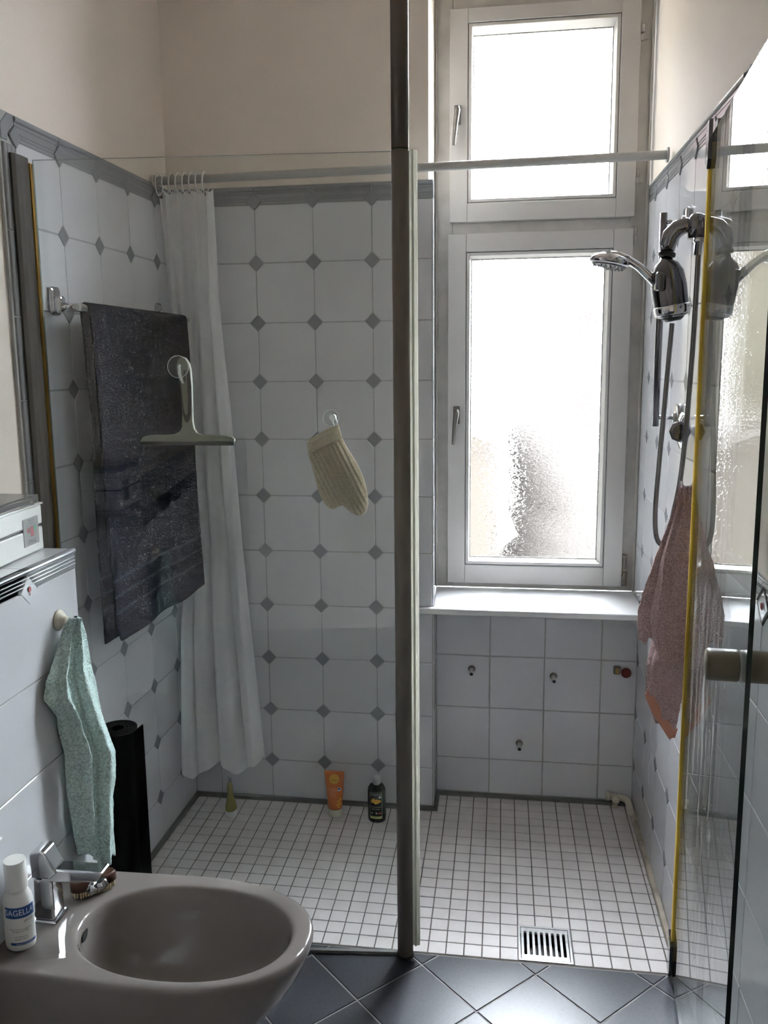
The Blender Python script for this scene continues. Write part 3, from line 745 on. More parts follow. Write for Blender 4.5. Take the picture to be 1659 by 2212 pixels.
sd = o.modifiers.new('s', 'SOLIDIFY'); sd.thickness = .005; sd.offset = 0

# squeegee hanging inside the fixed screen
def onglass(x, off=.0):   # y of the glass at x
    return gy0+(gy1-gy0)*(x-gx0)/(gx1-gx0)+off
t = thing('squeegee', 'grey green squeegee with a slotted handle hanging on the glass screen', 'squeegee')
sq = [(-0.292, 1.426), (-0.2873, 1.4335), (-0.2794, 1.4396), (-0.2654, 1.4427), (-0.2186, 1.4431), (-0.1973, 1.4452), (-0.1821, 1.4529), (-0.1763, 1.4629), (-0.1735, 1.4991), (-0.1747, 1.5589), (-0.179, 1.5986), (-0.1835, 1.6124), (-0.1819, 1.6242), (-0.1772, 1.635), (-0.1685, 1.6417), (-0.1583, 1.6387), (-0.1506, 1.6258), (-0.1462, 1.6101), (-0.145, 1.5785), (-0.146, 1.5229), (-0.1472, 1.479), (-0.144, 1.4589), (-0.1361, 1.4478), (-0.1237, 1.4438), (-0.0924, 1.4432), (-0.0633, 1.4419), (-0.0447, 1.4389), (-0.0377, 1.4329), (-0.038, 1.4264)]
yq = -.816
m = MB(); m.prism(sq, yq, yq+.012, lambda x, z, w: (x, w, z)); o = m.build('body', M['olive'], t)
bv = o.modifiers.new('b', 'BEVEL'); bv.width = .002; bv.segments = 2; bv.limit_method = 'ANGLE'
dk = [(-0.1837, 1.6095), (-0.1753, 1.6104), (-0.1731, 1.5926), (-0.1709, 1.5509), (-0.1686, 1.5131), (-0.1652, 1.497), (-0.1612, 1.494), (-0.1578, 1.499), (-0.1552, 1.5389), (-0.1552, 1.5746), (-0.1556, 1.6082), (-0.1473, 1.6081), (-0.1447, 1.5666), (-0.146, 1.5229), (-0.1496, 1.495), (-0.1556, 1.479), (-0.161, 1.475), (-0.1661, 1.479), (-0.1706, 1.4951), (-0.173, 1.551), (-0.1777, 1.5827)]
m = MB(); m.prism(dk, yq-.002, yq+.001, lambda x, z, w: (x, w, z)); m.build('rubber_grip', M['black'], t)
m = MB(); m.prism([(-.1642, 1.609), (-.159, 1.607), (-.160, 1.578), (-.163, 1.582)], yq-.0022, yq+.001, lambda x, z, w: (x, w, z)); m.build('slot', M['hole'], t)
m = MB(); m.cbox(-.292, -.040, yq+.002, yq+.008, 1.4165, 1.4275, .001); m.build('blade', M['black'], t)
t2 = thing('suction_hook', 'clear suction cup hook holding the squeegee on the glass', 'hook')
R90 = Matrix.Rotation(math.pi/2, 3, 'X')
def suction(par, x, z, r, y, mat='clear_pl'):
    m = MB(); m.lathe([(r, 0), (r, .0012), (r*.85, .003), (r*.4, .008), (r*.35, .014), (.001, .015)], (x, y+.0005, z), Matrix.Rotation(-math.pi/2, 3, 'X'), 32); m.build('suction_cup', M['glass'], par)
    m = MB(); m.tube([(x+r*math.cos(a_), y+.001, z+r*math.sin(a_)) for a_ in [2*math.pi*i/32 for i in range(33)]], .0007, 6, cap=False); m.build('rim', M['white_plastic'], par)
suction(t2, -.172, 1.6165, .0275, onglass(-.172, .0045))
m = MB(); m.tube([(-.1735, yq+.010, 1.622), (-.1735, yq-.004, 1.618), (-.1715, yq-.010, 1.600), (-.1668, yq-.011, 1.583), (-.1640, yq-.008, 1.575)], [.0035, .004, .0045, .0035, .002], 10); m.build('hook', M['white_plastic'], t2)

# bath mitt
t = thing('bath_mitt', 'beige ribbed knitted wash mitt hanging from a suction hook on the glass', 'mitt')
mo = [(0.1416, 1.4256), (0.1654, 1.4443), (0.1883, 1.4637), (0.2004, 1.4687), (0.2253, 1.4679), (0.2307, 1.4376), (0.2456, 1.4106), (0.2606, 1.3869), (0.2756, 1.3598), (0.2889, 1.3293), (0.2962, 1.2985), (0.2991, 1.2642), (0.2937, 1.2434), (0.2823, 1.2329), (0.2685, 1.2327), (0.2547, 1.2394), (0.2394, 1.253), (0.2257, 1.2615), (0.2187, 1.2623), (0.216, 1.2545), (0.2063, 1.2483), (0.1958, 1.2507), (0.1856, 1.261), (0.1755, 1.28), (0.1673, 1.3006), (0.1594, 1.3368), (0.1514, 1.3659), (0.145, 1.3864), (0.147, 1.4001)]
def resample(pl, n, closed=True):
    P2 = pl+[pl[0]] if closed else pl; L2 = [0]
    for i in range(len(P2)-1): L2.append(L2[-1]+math.dist(P2[i], P2[i+1]))
    out = []
    for k in range(n):
        s_ = L2[-1]*k/n; i = max(j for j in range(len(L2)) if L2[j] <= s_+1e-12); i = min(i, len(P2)-2)
        q = (s_-L2[i])/(L2[i+1]-L2[i]); out.append((P2[i][0]+(P2[i+1][0]-P2[i][0])*q, P2[i][1]+(P2[i+1][1]-P2[i][1])*q))
    return out
def inflate(mb, poly, axis, T, yc, n=180, rings=44, ribs=0, mi=0):
    R = resample(poly, n); A0, A1 = Vector(axis[0]), Vector(axis[1]); d_ = (A1-A0); L3 = d_.length; d_ /= L3; nrm = Vector((-d_.y, d_.x))
    def near(p): k = max(0, min(L3, (Vector(p)-A0).dot(d_))); return A0+d_*k
    for sg in (-1, 1):
        V = []
        for j in range(rings+1):
            s_ = j/rings; dep = T*math.sqrt(max(0, 1-(1-s_)**2))
            for p in R:
                q = near(p); P3_ = Vector(p).lerp(q, s_*.97); rb = 0
                if ribs: rb = .0028*math.cos((P3_-A0).dot(nrm)*ribs)*min(1, s_*3)
                V.append((P3_.x, yc+sg*(dep+rb), P3_.y))
        mb.add(V, [(j*n+i, j*n+(i+1) % n, (j+1)*n+(i+1) % n, (j+1)*n+i) for j in range(rings) for i in range(n)], mi, True)
        mb.add(V[-n:], [tuple(range(n))], mi, True)
ym = -.778
bodyp = [(.1470, 1.3950)]+[(.2345, 1.4330)]+mo[6:28]
m = MB(); inflate(m, bodyp, ((.1935, 1.40), (.262, 1.262)), .014, ym, ribs=2*math.pi/.0115); m.build('palm', M['knit'], t)
m = MB()
cuffA, cuffB = Vector((.1416, 1.4256)), Vector((.2253, 1.4679)); cA, cB = Vector((.1450, 1.3900)), Vector((.2340, 1.4330))
def cuff(u, v):
    a_ = 2*math.pi*u; k = .5-.5*math.cos(a_); top = cuffA.lerp(cuffB, k); bo = cA.lerp(cB, k); q = bo.lerp(top, v)
    y = ym-(.011+.003*v)*math.sin(a_)*(1+.05*math.cos(40*a_)); sag = -.008*v*math.sin(a_) if math.sin(a_) > 0 else .003*v*(-math.sin(a_))
    return (q.x, y, q.y+sag)
m.grid(cuff, 90, 10); o = m.build('cuff', M['knit'], t); sd = o.modifiers.new('s', 'SOLIDIFY'); sd.thickness = .003
m = MB(); m.tube([(.222, ym, 1.466), (.219, ym+.002, 1.480), (.213, ym+.002, 1.488), (.208, ym+.001, 1.480), (.214, ym, 1.462)], .0022, 8); m.build('loop', M['white_plastic'], t)
t = thing('suction_hook', 'clear suction cup hook with white peg above the beige mitt', 'hook')
suction(t, .2095, 1.4847, .0205, onglass(.2095, .0045))
m = MB(); m.tube([(.2124, onglass(.21, .01), 1.486), (.2124, ym+.004, 1.486), (.214, ym+.006, 1.478)], [.008, .007, .005], 12); m.build('hook', M['white_plastic'], t)

# ------------------------------------------------------------------ shower fittings on the right wall
t = thing('shower_riser', 'dark chrome riser bar on brackets at the right shower wall', 'riser bar')
MB().tube([(1.058, -.44, 1.437), (1.058, -.44, 2.008)], .0098, 20).build('bar', M['dark_chrome'], t)
for z in (1.985, 1.462):
    m = MB(); m.tube([(1.058, -.44, z), (1.115, -.435, z-.003)], .0062, 14)
    m.cbox(1.112, XR, -.455, -.412, z-.024, z+.036, .006, 0, 2); m.cbox(1.103, 1.114, -.446, -.424, z-.014, z+.014, .004, 0, 2); m.build('bracket', M['chrome'], t)
t = thing('shower_outlet', 'chrome wall elbow with curved arm above the filter body', 'wall outlet')
e0 = Vector((1.120, -.605, 1.968))
m = MB(); m.lathe([(.021, -.036), (.021, .004), (.0195, .014), (.014, .022), (.002, .026)], (1.108, -.615, 1.953), None, 24)
m.lathe([(.026, 0), (.024, .008), (.017, .012)], (XR-.001, -.612, 1.950), Matrix.Rotation(-math.pi/2, 3, 'Y'), 24)
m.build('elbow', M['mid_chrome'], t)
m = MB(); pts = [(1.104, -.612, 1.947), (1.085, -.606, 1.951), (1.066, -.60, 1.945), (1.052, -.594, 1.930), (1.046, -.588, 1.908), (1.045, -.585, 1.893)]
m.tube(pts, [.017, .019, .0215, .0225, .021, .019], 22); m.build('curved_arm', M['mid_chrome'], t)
m = MB(); m.lathe([(.0185, 0), (.0215, .003), (.0215, .010), (.0185, .013)], (1.044, -.585, 1.878), Matrix.Rotation(.18, 3, 'Y'), 26); m.build('swivel_ring', M['black'], t)
m = MB(); m.lathe([(.011, -.03), (.011, 0), (.0135, .001), (.0135, .012)], (1.112, -.628, 1.905), None, 6); m.build('hose_nut', M['chrome'], t)
t = thing('hand_shower', 'chrome hand shower with round head and thick filter body', 'shower head')
bx = Matrix.Rotation(-.16, 3, 'Y')
m = MB(); m.lathe([(.0325, -.004), (.0395, 0), (.0430, .030), (.0440, .075), (.0405, .110), (.0370, .116), (.0300, .130), (.0175, .139), (.012, .15)], (1.0640, -.590, 1.731), bx, 36)
m.build('filter_body', M['dark_chrome'], t, label='thick dark chrome cylinder')
m = MB(); m.lathe([(.0415, 0), (.0440, .002), (.0448, .022), (.0438, .024)], (1.0643, -.590, 1.733), bx, 36)
m.build('lower_ring', M['chrome'], t)
m = MB(); m.lathe([(.018, -.014), (.024, -.010), (.032, 0)], (1.0643, -.590, 1.731), bx, 24); m.build('spout_ring', M['black'], t)
m = MB(); m.cbox(1.012, 1.036, -.640, -.598, 1.790, 1.838, .008, 0, 3); m.build('switch_button', M['dark_chrome'], t)
m = MB()
m.tube([(1.024, -.595, 1.806), (1.000, -.595, 1.832), (.976, -.593, 1.855), (.950, -.592, 1.872), (.925, -.592, 1.882), (.905, -.592, 1.884)], [.012, .011, .010, .0105, .0125, .012], 16)
hd = Matrix.Rotation(.20, 3, 'Y')
m.lathe([(.044, -.007), (.0505, -.003), (.0505, .005), (.044, .013), (.028, .020), (.002, .024)], (.903, -.592, 1.868), hd, 36)
m.build('head', M['chrome'], t)
m = MB(); m.lathe([(.042, -.011), (.044, -.0065)], (.903, -.592, 1.868), hd, 36)
for rr, nn_ in ((.037, 20), (.025, 13), (.012, 6)):
    for k in range(nn_):
        a_ = 2*math.pi*k/nn_; q = hd @ Vector((rr*math.cos(a_), rr*math.sin(a_), -.010)); m.lathe([(.0012, -.006), (.002, 0)], (.903+q.x, -.592+q.y, 1.868+q.z), hd, 6)
m.build('spray_face', P('spray_face', (.35, .35, .36), .4), t)
# hose
hp = [(1.112, -.630, 1.905), (1.112, -.629, 1.821), (1.110, -.626, 1.65), (1.107, -.623, 1.534), (1.103, -.619, 1.415), (1.095, -.613, 1.294), (1.080, -.609, 1.201), (1.070, -.605, 1.152), (1.058, -.601, 1.135), (1.0445, -.598, 1.160), (1.041, -.594, 1.229), (1.046, -.591, 1.352), (1.054, -.587, 1.497), (1.060, -.584, 1.616), (1.064, -.590, 1.712)]
def catmull(P_, step):
    P_ = [Vector(p) for p in P_]; P_ = [2*P_[0]-P_[1]]+P_+[2*P_[-1]-P_[-2]]; out = []
    for i in range(1, len(P_)-2):
        n = max(2, int((P_[i+1]-P_[i]).length/step))
        for k in range(n):
            t_ = k/n; a_, b_, c_, d_ = P_[i-1:i+3]
            out.append(.5*((2*b_)+(c_-a_)*t_+(2*a_-5*b_+4*c_-d_)*t_**2+(3*b_-a_-3*c_+d_)*t_**3))
    out.append(P_[-2]); return out
c = catmull(hp, .0016)
t = thing('shower_hose', 'long ribbed metal shower hose hanging in a loop', 'hose')
MB().tube(c, [.0072 if (i//1) % 2 else .0058 for i in range(len(c))], 12).build('hose', M['sp_hose'], t)
# valve
t = thing('shower_valve', 'chrome concealed mixer valve with faceted knob below the riser', 'valve')
m = MB(); m.lathe([(.052, 0), (.050, .006), (.030, .014), (.018, .018)], (XR-.0005, -.475, 1.428), Matrix.Rotation(-math.pi/2, 3, 'Y'), 30); m.build('rosette', M['chrome'], t)
m = MB(); m.tube([(1.112, -.475, 1.430), (1.108, -.52, 1.432), (1.106, -.552, 1.433)], .013, 18); m.build('stem', M['chrome'], t)
m = MB(); m.lathe([(.012, 0), (.015, .003), (.0275, .030), (.0275, .036), (.021, .041), (.001, .043)], (1.097, -.548, 1.433), Matrix.Rotation(math.pi/2, 3, 'X'), 8, sm=False); m.build('knob', M['dark_chrome'], t)

# pink towel on a hook
t = thing('wall_hook', 'small chrome hook on the right wall holding the mauve towel', 'hook')
m = MB(); m.lathe([(.016, 0), (.015, .004), (.006, .008)], (XR-.0005, -.655, 1.300), Matrix.Rotation(-math.pi/2, 3, 'Y'), 20)
m.tube([(XR-.006, -.655, 1.300), (XR-.026, -.655, 1.296), (XR-.032, -.655, 1.303), (XR-.034, -.655, 1.314)], .004, 10); m.build('hook', M['chrome'], t)
t = thing('hand_towel', 'mauve pink terry towel on the right wall beside the shower hose', 'towel')
def drape(LR, amp, nf, nv_, bulge, zf=None, nu=60, nv=110, seed=0, ndir=(0, 0, 0)):
    """LR rows: (v, L(3), R(3))"""
    nd = Vector(ndir)
    def f(u, v):
        r = interp([(q[0], *q[1], *q[2]) for q in LR], v); l = Vector(r[:3]); rr = Vector(r[3:6]); p = l.lerp(rr, u)
        ph = 2*math.pi*(nf*u+.25*math.sin(3*v+seed)+.12*math.sin(7*u+seed)); k = min(1, .35+v*1.6)
        p = p+nd*(bulge*math.sin(math.pi*u)+amp*k*math.sin(ph)+amp*.35*math.sin(2.3*ph+seed))
        q = noise.noise(p*45+Vector((seed, 0, 0)))*.0025+noise.noise(p*14+Vector((0, seed, 0)))*.009*min(1, v*3)+noise.noise(p*260)*.0012
        p = p+nd*q
        if zf: p.z += zf(u)*v
        return tuple(p)
    mb = MB(); mb.grid(f, nu, nv); return mb
N1 = (-.75, -.66, 0)
LR = [(0, (1.092, -.650, 1.298), (1.116, -.665, 1.298)), (.06, (1.086, -.640, 1.268), (1.117, -.675, 1.270)), (.17, (1.080, -.630, 1.225), (1.118, -.69, 1.225)), (.38, (1.052, -.620, 1.134), (1.118, -.715, 1.134)), (.6, (1.028, -.620, 1.045), (1.118, -.735, 1.03)), (.82, (1.002, -.620, .955), (1.118, -.745, .93)), (1, (1.006, -.620, .885), (1.118, -.75, .83))]
m = drape(LR, .0085, 3.2, 0, .012, ndir=N1, seed=1, zf=lambda u: (.02*math.sin(u*8) if u > .2 else 0)); o = m.build('outer_layer', M['pink'], t); sd = o.modifiers.new('s', 'SOLIDIFY'); sd.thickness = .004
LR = [(0, (1.066, -.640, 1.10), (1.121, -.70, 1.10)), (.5, (1.034, -.632, .86), (1.121, -.725, .86)), (.72, (1.030, -.630, .78), (1.119, -.700, .78)), (.86, (1.029, -.630, .722), (1.112, -.665, .70)), (1, (1.060, -.632, .655), (1.108, -.645, .625))]
m = drape(LR, .006, 1.6, 0, .006, ndir=N1, seed=4); o = m.build('inner_layer', M['pink'], t); sd = o.modifiers.new('s', 'SOLIDIFY'); sd.thickness = .004
m = MB(); hm = [(1.030, -.640, .735), (1.045, -.644, .700), (1.066, -.648, .665), (1.094, -.655, .622), (1.110, -.655, .627)]
V = []
for i, p in enumerate(hm): V += [Vector(p)+Vector((-.006, -.008, -.006)), Vector(p)+Vector((.006 if i < 4 else 0, -.008, .020))]
m.add(V, [(2*i, 2*i+1, 2*i+3, 2*i+2) for i in range(len(hm)-1)]); o = m.build('hem', M['pink_hem'], t, label='salmon satin hem'); sd = o.modifiers.new('s', 'SOLIDIFY'); sd.thickness = .003
th_ = catmull([(1.046, -.64, .70), (1.045, -.64, .62), (1.052, -.64, .575), (1.044, -.64, .53), (1.045, -.64, .47)], .01)
MB().tube(th_, .0006, 5).build('loose_thread', M['white_print'], t)

# ------------------------------------------------------------------ pipes in the alcove
def stub(x, z, label):
    t = thing('pipe_stub', label, 'pipe')
    m = MB(); m.lathe([(.0135, 0), (.0125, .004), (.009, .006)], (x, .1195, z+.004), R90, 18); m.build('rosette', M['rust'], t)
    m = MB(); m.tube([(x, .119, z+.003), (x, .080, z-.002)], .0085, 16); m.build('pipe', M['steel'], t)
    m = MB(); m.tube([(x, .0815, z-.002), (x, .0795, z-.0022)], .0062, 14); m.build('bore', M['hole'], t)
stub(.536, .497, 'short capped pipe stub in the alcove tiles nearest the dark post')
stub(.832, .482, 'short pipe stub in the upper alcove tiles below the sill middle')
stub(.713, .216, 'short pipe stub lowest on the alcove wall near the floor')
t = thing('valve_stub', 'square brass fitting beside the red cap on the alcove wall', 'fitting')
m = MB(); m.cbox(1.043, 1.067, .106, .1195, .505, .535, .003); m.build('body', M['rust'], t)
m = MB(); m.cbox(1.048, 1.062, .103, .1065, .509, .531, .002); m.build('brass_face', M['brass'], t)
t = thing('red_cap', 'dark red round wall cap beside the brass fitting', 'cap')
m = MB(); m.lathe([(.0175, 0), (.0185, .010), (.015, .016), (.001, .017)], (1.087, .1195, .511), R90, 10); m.build('cap', M['red_cap'], t)
t = thing('drain_pipe', 'white elbow pipe low in the right corner of the alcove', 'pipe')
m = MB(); m.tube(catmull([(1.045, .108, .036), (1.085, .100, .036), (1.103, .085, .034), (1.106, .05, .030), (1.106, .015, .026)], .006), .0115, 16); m.build('elbow', M['cream_plastic'], t)
m = MB(); m.tube([(1.030, .108, .036), (1.044, .108, .036)], .016, 16); m.build('collar', M['cream_plastic'], t)
m = MB(); m.lathe([(.0145, 0), (.0145, .018), (.006, .022)], (1.062, .098, .036), R90, 12); m.lathe([(.010, 0), (.010, .012)], (1.062, .098, .0), None, 12); m.build('screw_cap', M['cream_plastic'], t)

# floor drain
t = thing('floor_drain', 'square steel drain grate in the shower floor', 'drain')
x0, x1, y0, y1 = .6985, .8455, -.767, -.620
m = MB(); m.box(x0+.0005, x1-.0005, y0+.0005, y1-.0005, -.06, -.058); m.box(x0+.0005, x0+.002, y0+.0005, y1-.0005, -.06, -.02); m.box(x1-.002, x1-.0005, y0+.0005, y1-.0005, -.06, -.02); m.box(x0+.0005, x1-.0005, y1-.002, y1-.0005, -.06, -.02); m.box(x0+.0005, x1-.0005, y0+.0005, y0+.002, -.06, -.02); m.build('sump', M['hole'], t)
m = MB(); ring2 = [(x0, y0, x1, y1), (x0+.006, y0+.006, x1-.006, y1-.006)]
for (a0, b0, a1, b1) in ((x0, y0, x1, y0+.006), (x0, y1-.006, x1, y1), (x0, y0+.006, x0+.006, y1-.006), (x1-.006, y0+.006, x1, y1-.006)): m.box(a0, a1, b0, b1, -.02, .0005)
m.build('frame', M['steel'], t)
m = MB(); gx0_, gx1_ = x0+.008, x1-.008; gy0_, gy1_ = y0+.008, y1-.008
m.box(gx0_, gx1_, gy0_, gy0_+.016, -.004, .0); m.box(gx0_, gx1_, gy1_-.016, gy1_, -.004, .0)
nS = 8; sw = .0085; pitch = (gx1_-gx0_-.008)/nS
for k in range(nS+1):
    c_ = gx0_+.004+pitch*k; a0 = max(gx0_, c_-(pitch-sw)/2); a1 = min(gx1_, c_+(pitch-sw)/2)
    m.box(a0, a1, gy0_+.016, gy1_-.016, -.004, .0)
for k in range(nS):        # rounded slot ends
    c_ = gx0_+.004+pitch*(k+.5)
    for yy, sg in ((gy0_+.016, 1), (gy1_-.016, -1)):
        pl = [(c_-sw/2, yy)]+[(c_-sw/2*math.cos(a_), yy+sg*sw/2*(1-math.sin(a_))) for a_ in [math.pi*i/8 for i in range(9)]]+[(c_+sw/2, yy)]
        left = [(c_-sw/2, yy)]+[(c_-sw/2*math.cos(a_), yy+sg*sw/2*(1-math.sin(a_))) for a_ in [math.pi/2*i/4 for i in range(5)]]
        right = [(c_+sw/2, yy)]+[(c_+sw/2*math.cos(a_), yy+sg*sw/2*(1-math.sin(a_))) for a_ in [math.pi/2*i/4 for i in range(5)]]
        for q in (left, right):
            V = [(x, y, 0) for x, y in q]; m.add(V, [tuple(range(len(V)))])
m.build('grate', M['steel'], t)
m = MB(); m.lathe([(.048, -.02), (.048, -.018), (.040, -.018)], ((x0+x1)/2, (y0+y1)/2, -.02), None, 30); m.build('inner_cup', M['silicone'], t)

# ------------------------------------------------------------------ bottles on the shower floor
t = thing('shower_gel_tube', 'orange tube standing on its cream cap against the back wall', 'tube')
tx, ty = .0535, -.085
m = MB(); m.lathe([(.0225, 0), (.0245, .004), (.0255, .030), (.024, .032)], (tx, ty, 0), None, 28, sy=.8); m.build('cap', M['cream_plastic'], t)
def tube_body(w0, w1, d0, z0, z1, n=32, rows=10, lean=0):
    mb = MB(); V = []
    for j in range(rows+1):
        k = j/rows; a_ = w0+(w1-w0)*k; d_ = d0*(1-k)+.0012
        for i in range(n):
            an = 2*math.pi*i/n; V.append((tx+a_*math.cos(an), ty+d_*math.sin(an)+lean*k, z0+(z1-z0)*k))
    mb.add(V, [(j*n+i, j*n+(i+1) % n, (j+1)*n+(i+1) % n, (j+1)*n+i) for j in range(rows) for i in range(n)], 0, True)
    mb.add(V[:n], [tuple(range(n))]); mb.add(V[-n:], [tuple(range(n))]); return mb
tube_body(.0255, .0365, .0195, .030, .171).build('body', M['orange'], t)
def tf(x, z):    # front surface of the tube
    k = (z-.030)/.141; a_ = .0255+.011*k; d_ = .0195*(1-k)+.0012
    return (tx+x, ty-d_*math.sqrt(max(0, 1-(x/a_)**2))-.0005, z)
m = MB()
def disc(mb, cx, cz, r, f, mi=0, n=24):
    V = [f(cx, cz)]+[f(cx+r*math.cos(2*math.pi*i/n), cz+r*math.sin(2*math.pi*i/n)) for i in range(n)]; mb.add(V, [(0, i+1, (i+1) % n+1) for i in range(n)], mi)
disc(m, .0, .143, .0185, tf, 0); m.build('round_emblem', M['orange_print'], t)
m = MB(); put_text(m, 'WELEDA', .0058, lambda x, y: tuple(Vector(tf(x, .138+y))-Vector((0, .0006, 0)))); m.build('lettering', M['wood'], t)
m = MB()
for s_, z_, sz in (('SANDDORN', .106, .0052), ('VITALISIERENDE', .099, .0046), ('DUSCHE', .092, .0052), ('CREME SHOWER', .085, .0034), ('sea buckthorn 200 ml', .079, .0030)):
    m = MB(); put_text(m, s_, sz, lambda x, y, z_=z_: tuple(Vector(tf(x-.006, z_+y))-Vector((0, .0005, 0)))); m.build('lettering', M['pale_print'], t)
m = MB(); m.add([tf(.012, .100), tf(.024, .100), tf(.024, .112), tf(.012, .112)], [(0, 1, 2, 3)]); m.build('white_square', M['white_print'], t)
m = MB(); m.add([tuple(Vector(tf(a_, b_))-Vector((0, .0004, 0))) for a_, b_ in ((.0135, .104), (.022, .104), (.022, .111), (.0135, .111))], [(0, 1, 2, 3)]); m.build('blue_square', M['blue_print'], t)
m = MB()
for a_, b_, r_ in ((.016, .062, .006), (.020, .052, .006), (.012, .050, .005), (.022, .070, .005), (.016, .042, .005)): disc(m, a_, b_, r_*.8, tf, 0, 10)
m.build('fruit_print', M['orange_print'], t)
t = thing('shampoo_bottle', 'dark green shampoo bottle with grey cap beside the post foot', 'bottle')
bxx, byy = .2085, -.098
m = MB(); m.lathe([(.028, 0), (.0315, .004), (.0325, .02), (.0325, .115), (.0305, .126), (.024, .137), (.014, .142)], (bxx, byy, 0), None, 36, sy=.75); m.build('body', M['green_bottle'], t)
m = MB(); m.lathe([(.0135, .139), (.0140, .141), (.0140, .166), (.0130, .170), (.001, .1705)], (bxx, byy, 0), None, 24); m.build('cap', M['steel'], t)
def bf(x, z, o_=.0004):
    a_ = .0325; return (bxx+x, byy-.75*a_*math.sqrt(max(0, 1-(x/a_)**2))-o_, z)
def strip(mb, x0_, x1_, z0_, z1_, f, mi=0, n=8):
    V = []
    for i in range(n+1): x = x0_+(x1_-x0_)*i/n; V += [f(x, z0_), f(x, z1_)]
    mb.add(V, [(2*i, 2*i+2, 2*i+3, 2*i+1) for i in range(n)], mi)
m = MB()
for q in ((-.0215, -.0207, .018, .116), (.0207, .0215, .018, .116)): strip(m, *q, bf)
strip(m, -.0215, .0215, .1152, .116, bf); m.build('label_border', M['label_line'], t)
m = MB(); strip(m, -.0210, .0210, .017, .0265, bf); m.build('label_band', M['label_green'], t)
for s_, sz, z_ in (('LOGONA', .0095, .1085), ('VOLUMEN SHAMPOO', .0042, .062), ('BIER & HONIG', .0042, .054)):
    m = MB(); put_text(m, s_, sz, lambda x, y, z_=z_: bf(x, z_+y, .0007)); m.build('lettering', M['label_line'], t)
m = MB()
for a_, b_, r_ in ((-.008, .086, .008), (.004, .083, .009), (.012, .084, .006), (-.001, .079, .006), (-.013, .082, .005)): disc(m, a_, b_, r_, lambda x, z: bf(x, z, .0008+.00003*r_), 0, 12)
m.build('fruit_print', M['orange_print'], t)
m = MB(); disc(m, .0145, .099, .0042, bf); m.build('round_seal', M['white_print'], t)
m = MB(); strip(m, .006, .019, .036, .041, bf); m.build('red_mark', M['red_print'], t)
m = MB(); strip(m, -.016, -.013, .036, .040, bf); strip(m, .0, .003, .035, .041, bf); m.build('white_mark', M['white_print'], t)
t = thing('rinse_tube', 'small olive tube with crumpled tip standing on a white cap', 'tube')
tx, ty = -.322, -.135
m = MB(); m.lathe([(.0195, 0), (.0215, .003), (.0215, .024), (.020, .026)], (tx, ty, 0), None, 24); m.build('cap', M['white_plastic'], t)
m = MB(); V = []; n = 26
for j in range(11):
    k = j/10; a_ = .0205*(1-.72*k)+.002*math.sin(k*9); d_ = .0205*(1-k)**.8+.0015
    for i in range(n):
        an = 2*math.pi*i/n; V.append((tx+a_*math.cos(an)*(1+.05*math.sin(3*an+k*5)), ty+d_*math.sin(an), .025+.105*k))
m.add(V, [(j*n+i, j*n+(i+1) % n, (j+1)*n+(i+1) % n, (j+1)*n+i) for j in range(10) for i in range(n)], 0, True); m.add(V[-n:], [tuple(range(n))])
m.build('body', M['shampoo'], t)
m = MB()
for i in range(3): m.add([(tx-.006+.004*i, ty, .128), (tx-.001+.004*i, ty-.002, .128), (tx-.003+.005*i, ty, .150-.006*(i % 2)), (tx-.0075+.005*i, ty+.002, .152-.004*i)], [(0, 1, 2, 3)])
o = m.build('crumpled_tip', M['clear_pl'], t); sd = o.modifiers.new('s', 'SOLIDIFY'); sd.thickness = .0008

# ------------------------------------------------------------------ bidet and things on it
t = thing('bidet', 'wall hung pale ceramic bidet with oval bowl on the tiled ledge wall', 'bidet')
BC = Vector((-.030, -1.405)); BZ = .490; NB = 96
def outer(th):
    c_, s_ = math.cos(th), math.sin(th); a_, b_ = .301, .1785
    if c_ >= 0:
        e = 2.25; r = (abs(c_/a_)**e+abs(s_/b_)**e)**(-1/e); return Vector((BC.x+r*c_, BC.y+r*s_))
    bb = .1785; L0 = BC.x-(PX+.001)
    k = min(L0/abs(c_) if abs(c_) > 1e-9 else 1e9, 1e9); y_at = s_*k
    lim = bb-.012
    if abs(y_at) <= lim: return Vector((PX+.001, BC.y+y_at))
    # side: slightly narrowing towards the wall
    r = bb/abs(s_) if abs(s_) > 1e-9 else 1e9
    x = r*c_; sh = .012*(abs(x)/L0); r = (bb-sh)/abs(s_); return Vector((max(PX+.001, BC.x+r*c_), BC.y+r*s_))
IC = Vector((.010, -1.412))
def inner(th, k=1):
    c_, s_ = math.cos(th), math.sin(th); e = 2.15; r = (abs(c_/.222)**e+abs(s_/.1425)**e)**(-1/e)*k; return Vector((IC.x+r*c_, IC.y+r*s_))
AN = [2*math.pi*i/NB for i in range(NB)]
def oring(k, z, ky=None, ins=0):
    out = []
    for th in AN:
        p = outer(th)
        if ins:
            q = Vector((BC.x, BC.y)); dd = (q-p).normalized()*ins
            if p.x > PX+.01: p = p+dd
        ky_ = k if ky is None else ky
        out.append((PX+.001+(p.x-PX-.001)*k, BC.y+(p.y-BC.y)*ky_, z))
    return out
rings_ = [oring(.40, .11, .55), oring(.52, .14, .70), oring(.66, .19, .84), oring(.755, .26, .92), oring(.80, .298, .945), oring(.87, .345, .965), oring(.935, .392, .98), oring(.972, .43, .99), oring(.99, .456, .998), oring(1, .474, 1), oring(1, .482, 1), oring(1, .4875, 1, .002), oring(1, BZ-.0003, 1, .0055), oring(1, BZ+.0004, 1, .012)]
